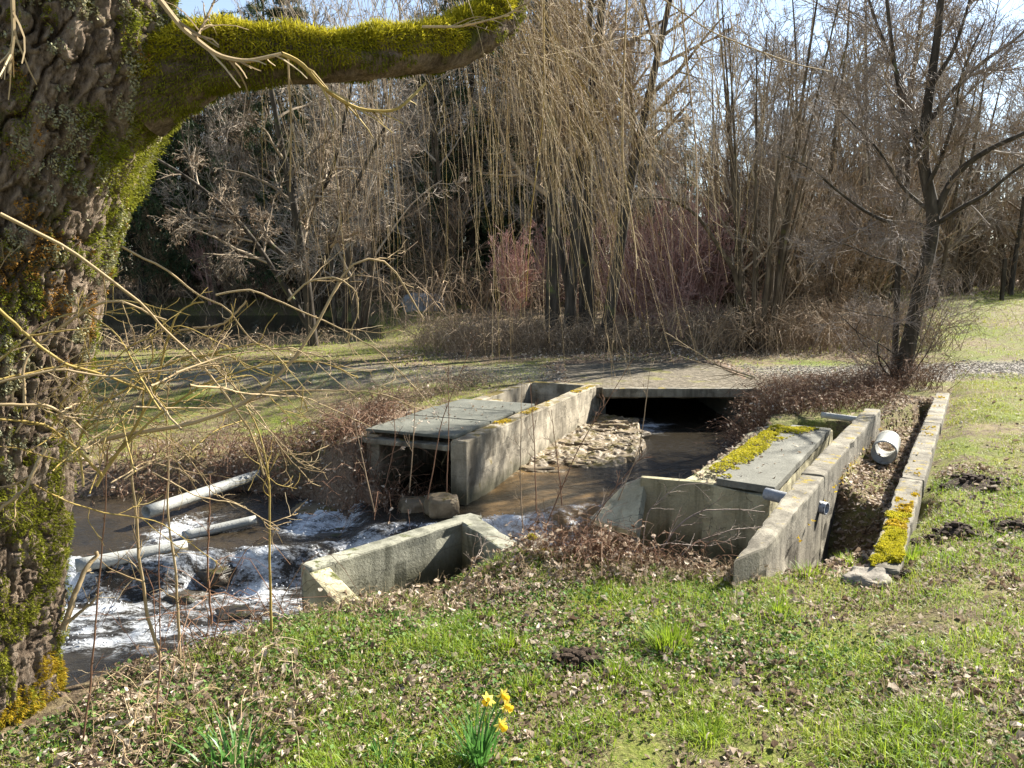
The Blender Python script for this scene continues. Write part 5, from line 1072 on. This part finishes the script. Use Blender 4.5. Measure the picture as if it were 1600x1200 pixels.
for px, y in ((205, 23), (255, 25.5), (300, 22), (345, 27), (390, 24), (560, 24.5), (525, 28), (450, 30)):
    p = D(px, 470, y)
    if pdist(p[:1], p[1:2], POND)[0] > .3: put(kinds[1 + (px % 2)], p[0], y, rng.uniform(.75, 1.), rng.uniform(0, 6.28))
def low_r(x, y): return 1-.36*S(x/y, .12, .25)*S(y, 22, 30)
for k, (x, y) in enumerate(spots(58, 20.5, 50, None, 1.9)): put(kinds[k % 3], x, y, rng.uniform(.8, 1.2)*low_r(x, y), rng.uniform(0, 6.28))
for k, (x, y) in enumerate(spots(30, 24, 50, lambda x, y: x/y < .12, 1.5)): put(kinds[(k+1) % 3], x, y, rng.uniform(.85, 1.25), rng.uniform(0, 6.28))
for k, (x, y) in enumerate(spots(17, 21, 36, lambda x, y: x/y > .12, 1.7)): put(kinds[(1, 2, 1)[k % 3]], x, y, rng.uniform(.6, .95), rng.uniform(0, 6.28))
for k, (x, y) in enumerate(spots(26, 34, 62, None, 2.6)): put(con[k % 2], x, y, rng.uniform(.8, 1.25)*(1-.45*S(x/y, .05, .2)), rng.uniform(0, 6.28))
for k, (px, y) in enumerate(((225, 36), (300, 37), (430, 40), (520, 42), (370, 42), (470, 36), (740, 33), (850, 35), (790, 44), (660, 46), (700, 37), (780, 39), (860, 41), (1010, 35), (1065, 38), (1330, 43), (1385, 46), (640, 58), (590, 57))):
    p = D(px, 470, y); put(con[k % 2], p[0], y, (1.05 if px < 900 else .62)*rng.uniform(.85, 1.1), rng.uniform(0, 6.28))
for px, py, y in ((1010, 470, 19.2), (1060, 468, 18.6), (1105, 470, 19.5), (970, 470, 20.5), (1040, 470, 20.8), (1085, 470, 21), (800, 470, 25.5), (1180, 470, 25), (900, 470, 28), (860, 466, 30), (1090, 465, 29), (330, 450, 36), (420, 450, 37)):
    p = D(px, py, y); put(pink, p[0], y, rng.uniform(.7, 1.0), rng.uniform(0, 6.28))
for px, y in ((1230, 18.5), (1290, 19), (1345, 20), (1255, 22), (1320, 24), (1390, 25), (1450, 29), (1500, 31), (1535, 33), (250, 36), (300, 38), (370, 35.5), (440, 36), (500, 35), (540, 38), (1600, 36), (690, 30), (980, 21), (1150, 20.5), (1420, 34), (620, 52), (570, 50), (600, 46)):
    p = D(px, 470, y); put(brush, p[0], y, rng.uniform(.75, 1.15), rng.uniform(0, 6.28))
# far wood as one mass
rng = np.random.default_rng(7); n = 420; x = rng.uniform(-70, 70, n); y = rng.uniform(52, 80, n); H = rng.uniform(9, 19, n)*(1-.5*S(x/y, .0, .25)); t = np.linspace(0, 1, 7)
P = np.stack([x[:, None]+rng.normal(0, .6, (n, 1))*t, y[:, None]+0*t, ground_h(x, y)[:, None]-.2+H[:, None]*t], -1); R = rng.uniform(.08, .2, n)[:, None]*np.linspace(1, .2, 7)
Q = grow(rng, P, R, 3600, (.1, 1), (45, 15), (.2, .4), 5, .1, (0, 0, .5), .5, .3, .02); Q2 = grow(rng, *Q, 15000, (.1, 1), (45, 15), (.3, .7), 4, .15, (0, 0, .2), .6, .5, .012)
tag(MB().add(*tubes(P, R, 5)).add(*tubes(*Q, 3)).add(*tubes(*Q2, 3)).build('far_wood', M['twig_brown']), 'far grey brown wood closing the view behind all the trees', 'wood', kind='stuff')
# fence post on the lawn edge
c = D(1565, 468, 25.); z0 = gz(c[0], c[1]); fp = empty('fence_post', (c[0], c[1], z0), 'dark wooden fence post at the far edge of the lawn', 'fence post')
prism('post', [(c[0]-.05, 24.95), (c[0]+.05, 24.95), (c[0]+.05, 25.05), (c[0]-.05, 25.05)], z0-.2, z0+1.3, M['trunk_dark'], fp, amp=.01, seed=3)
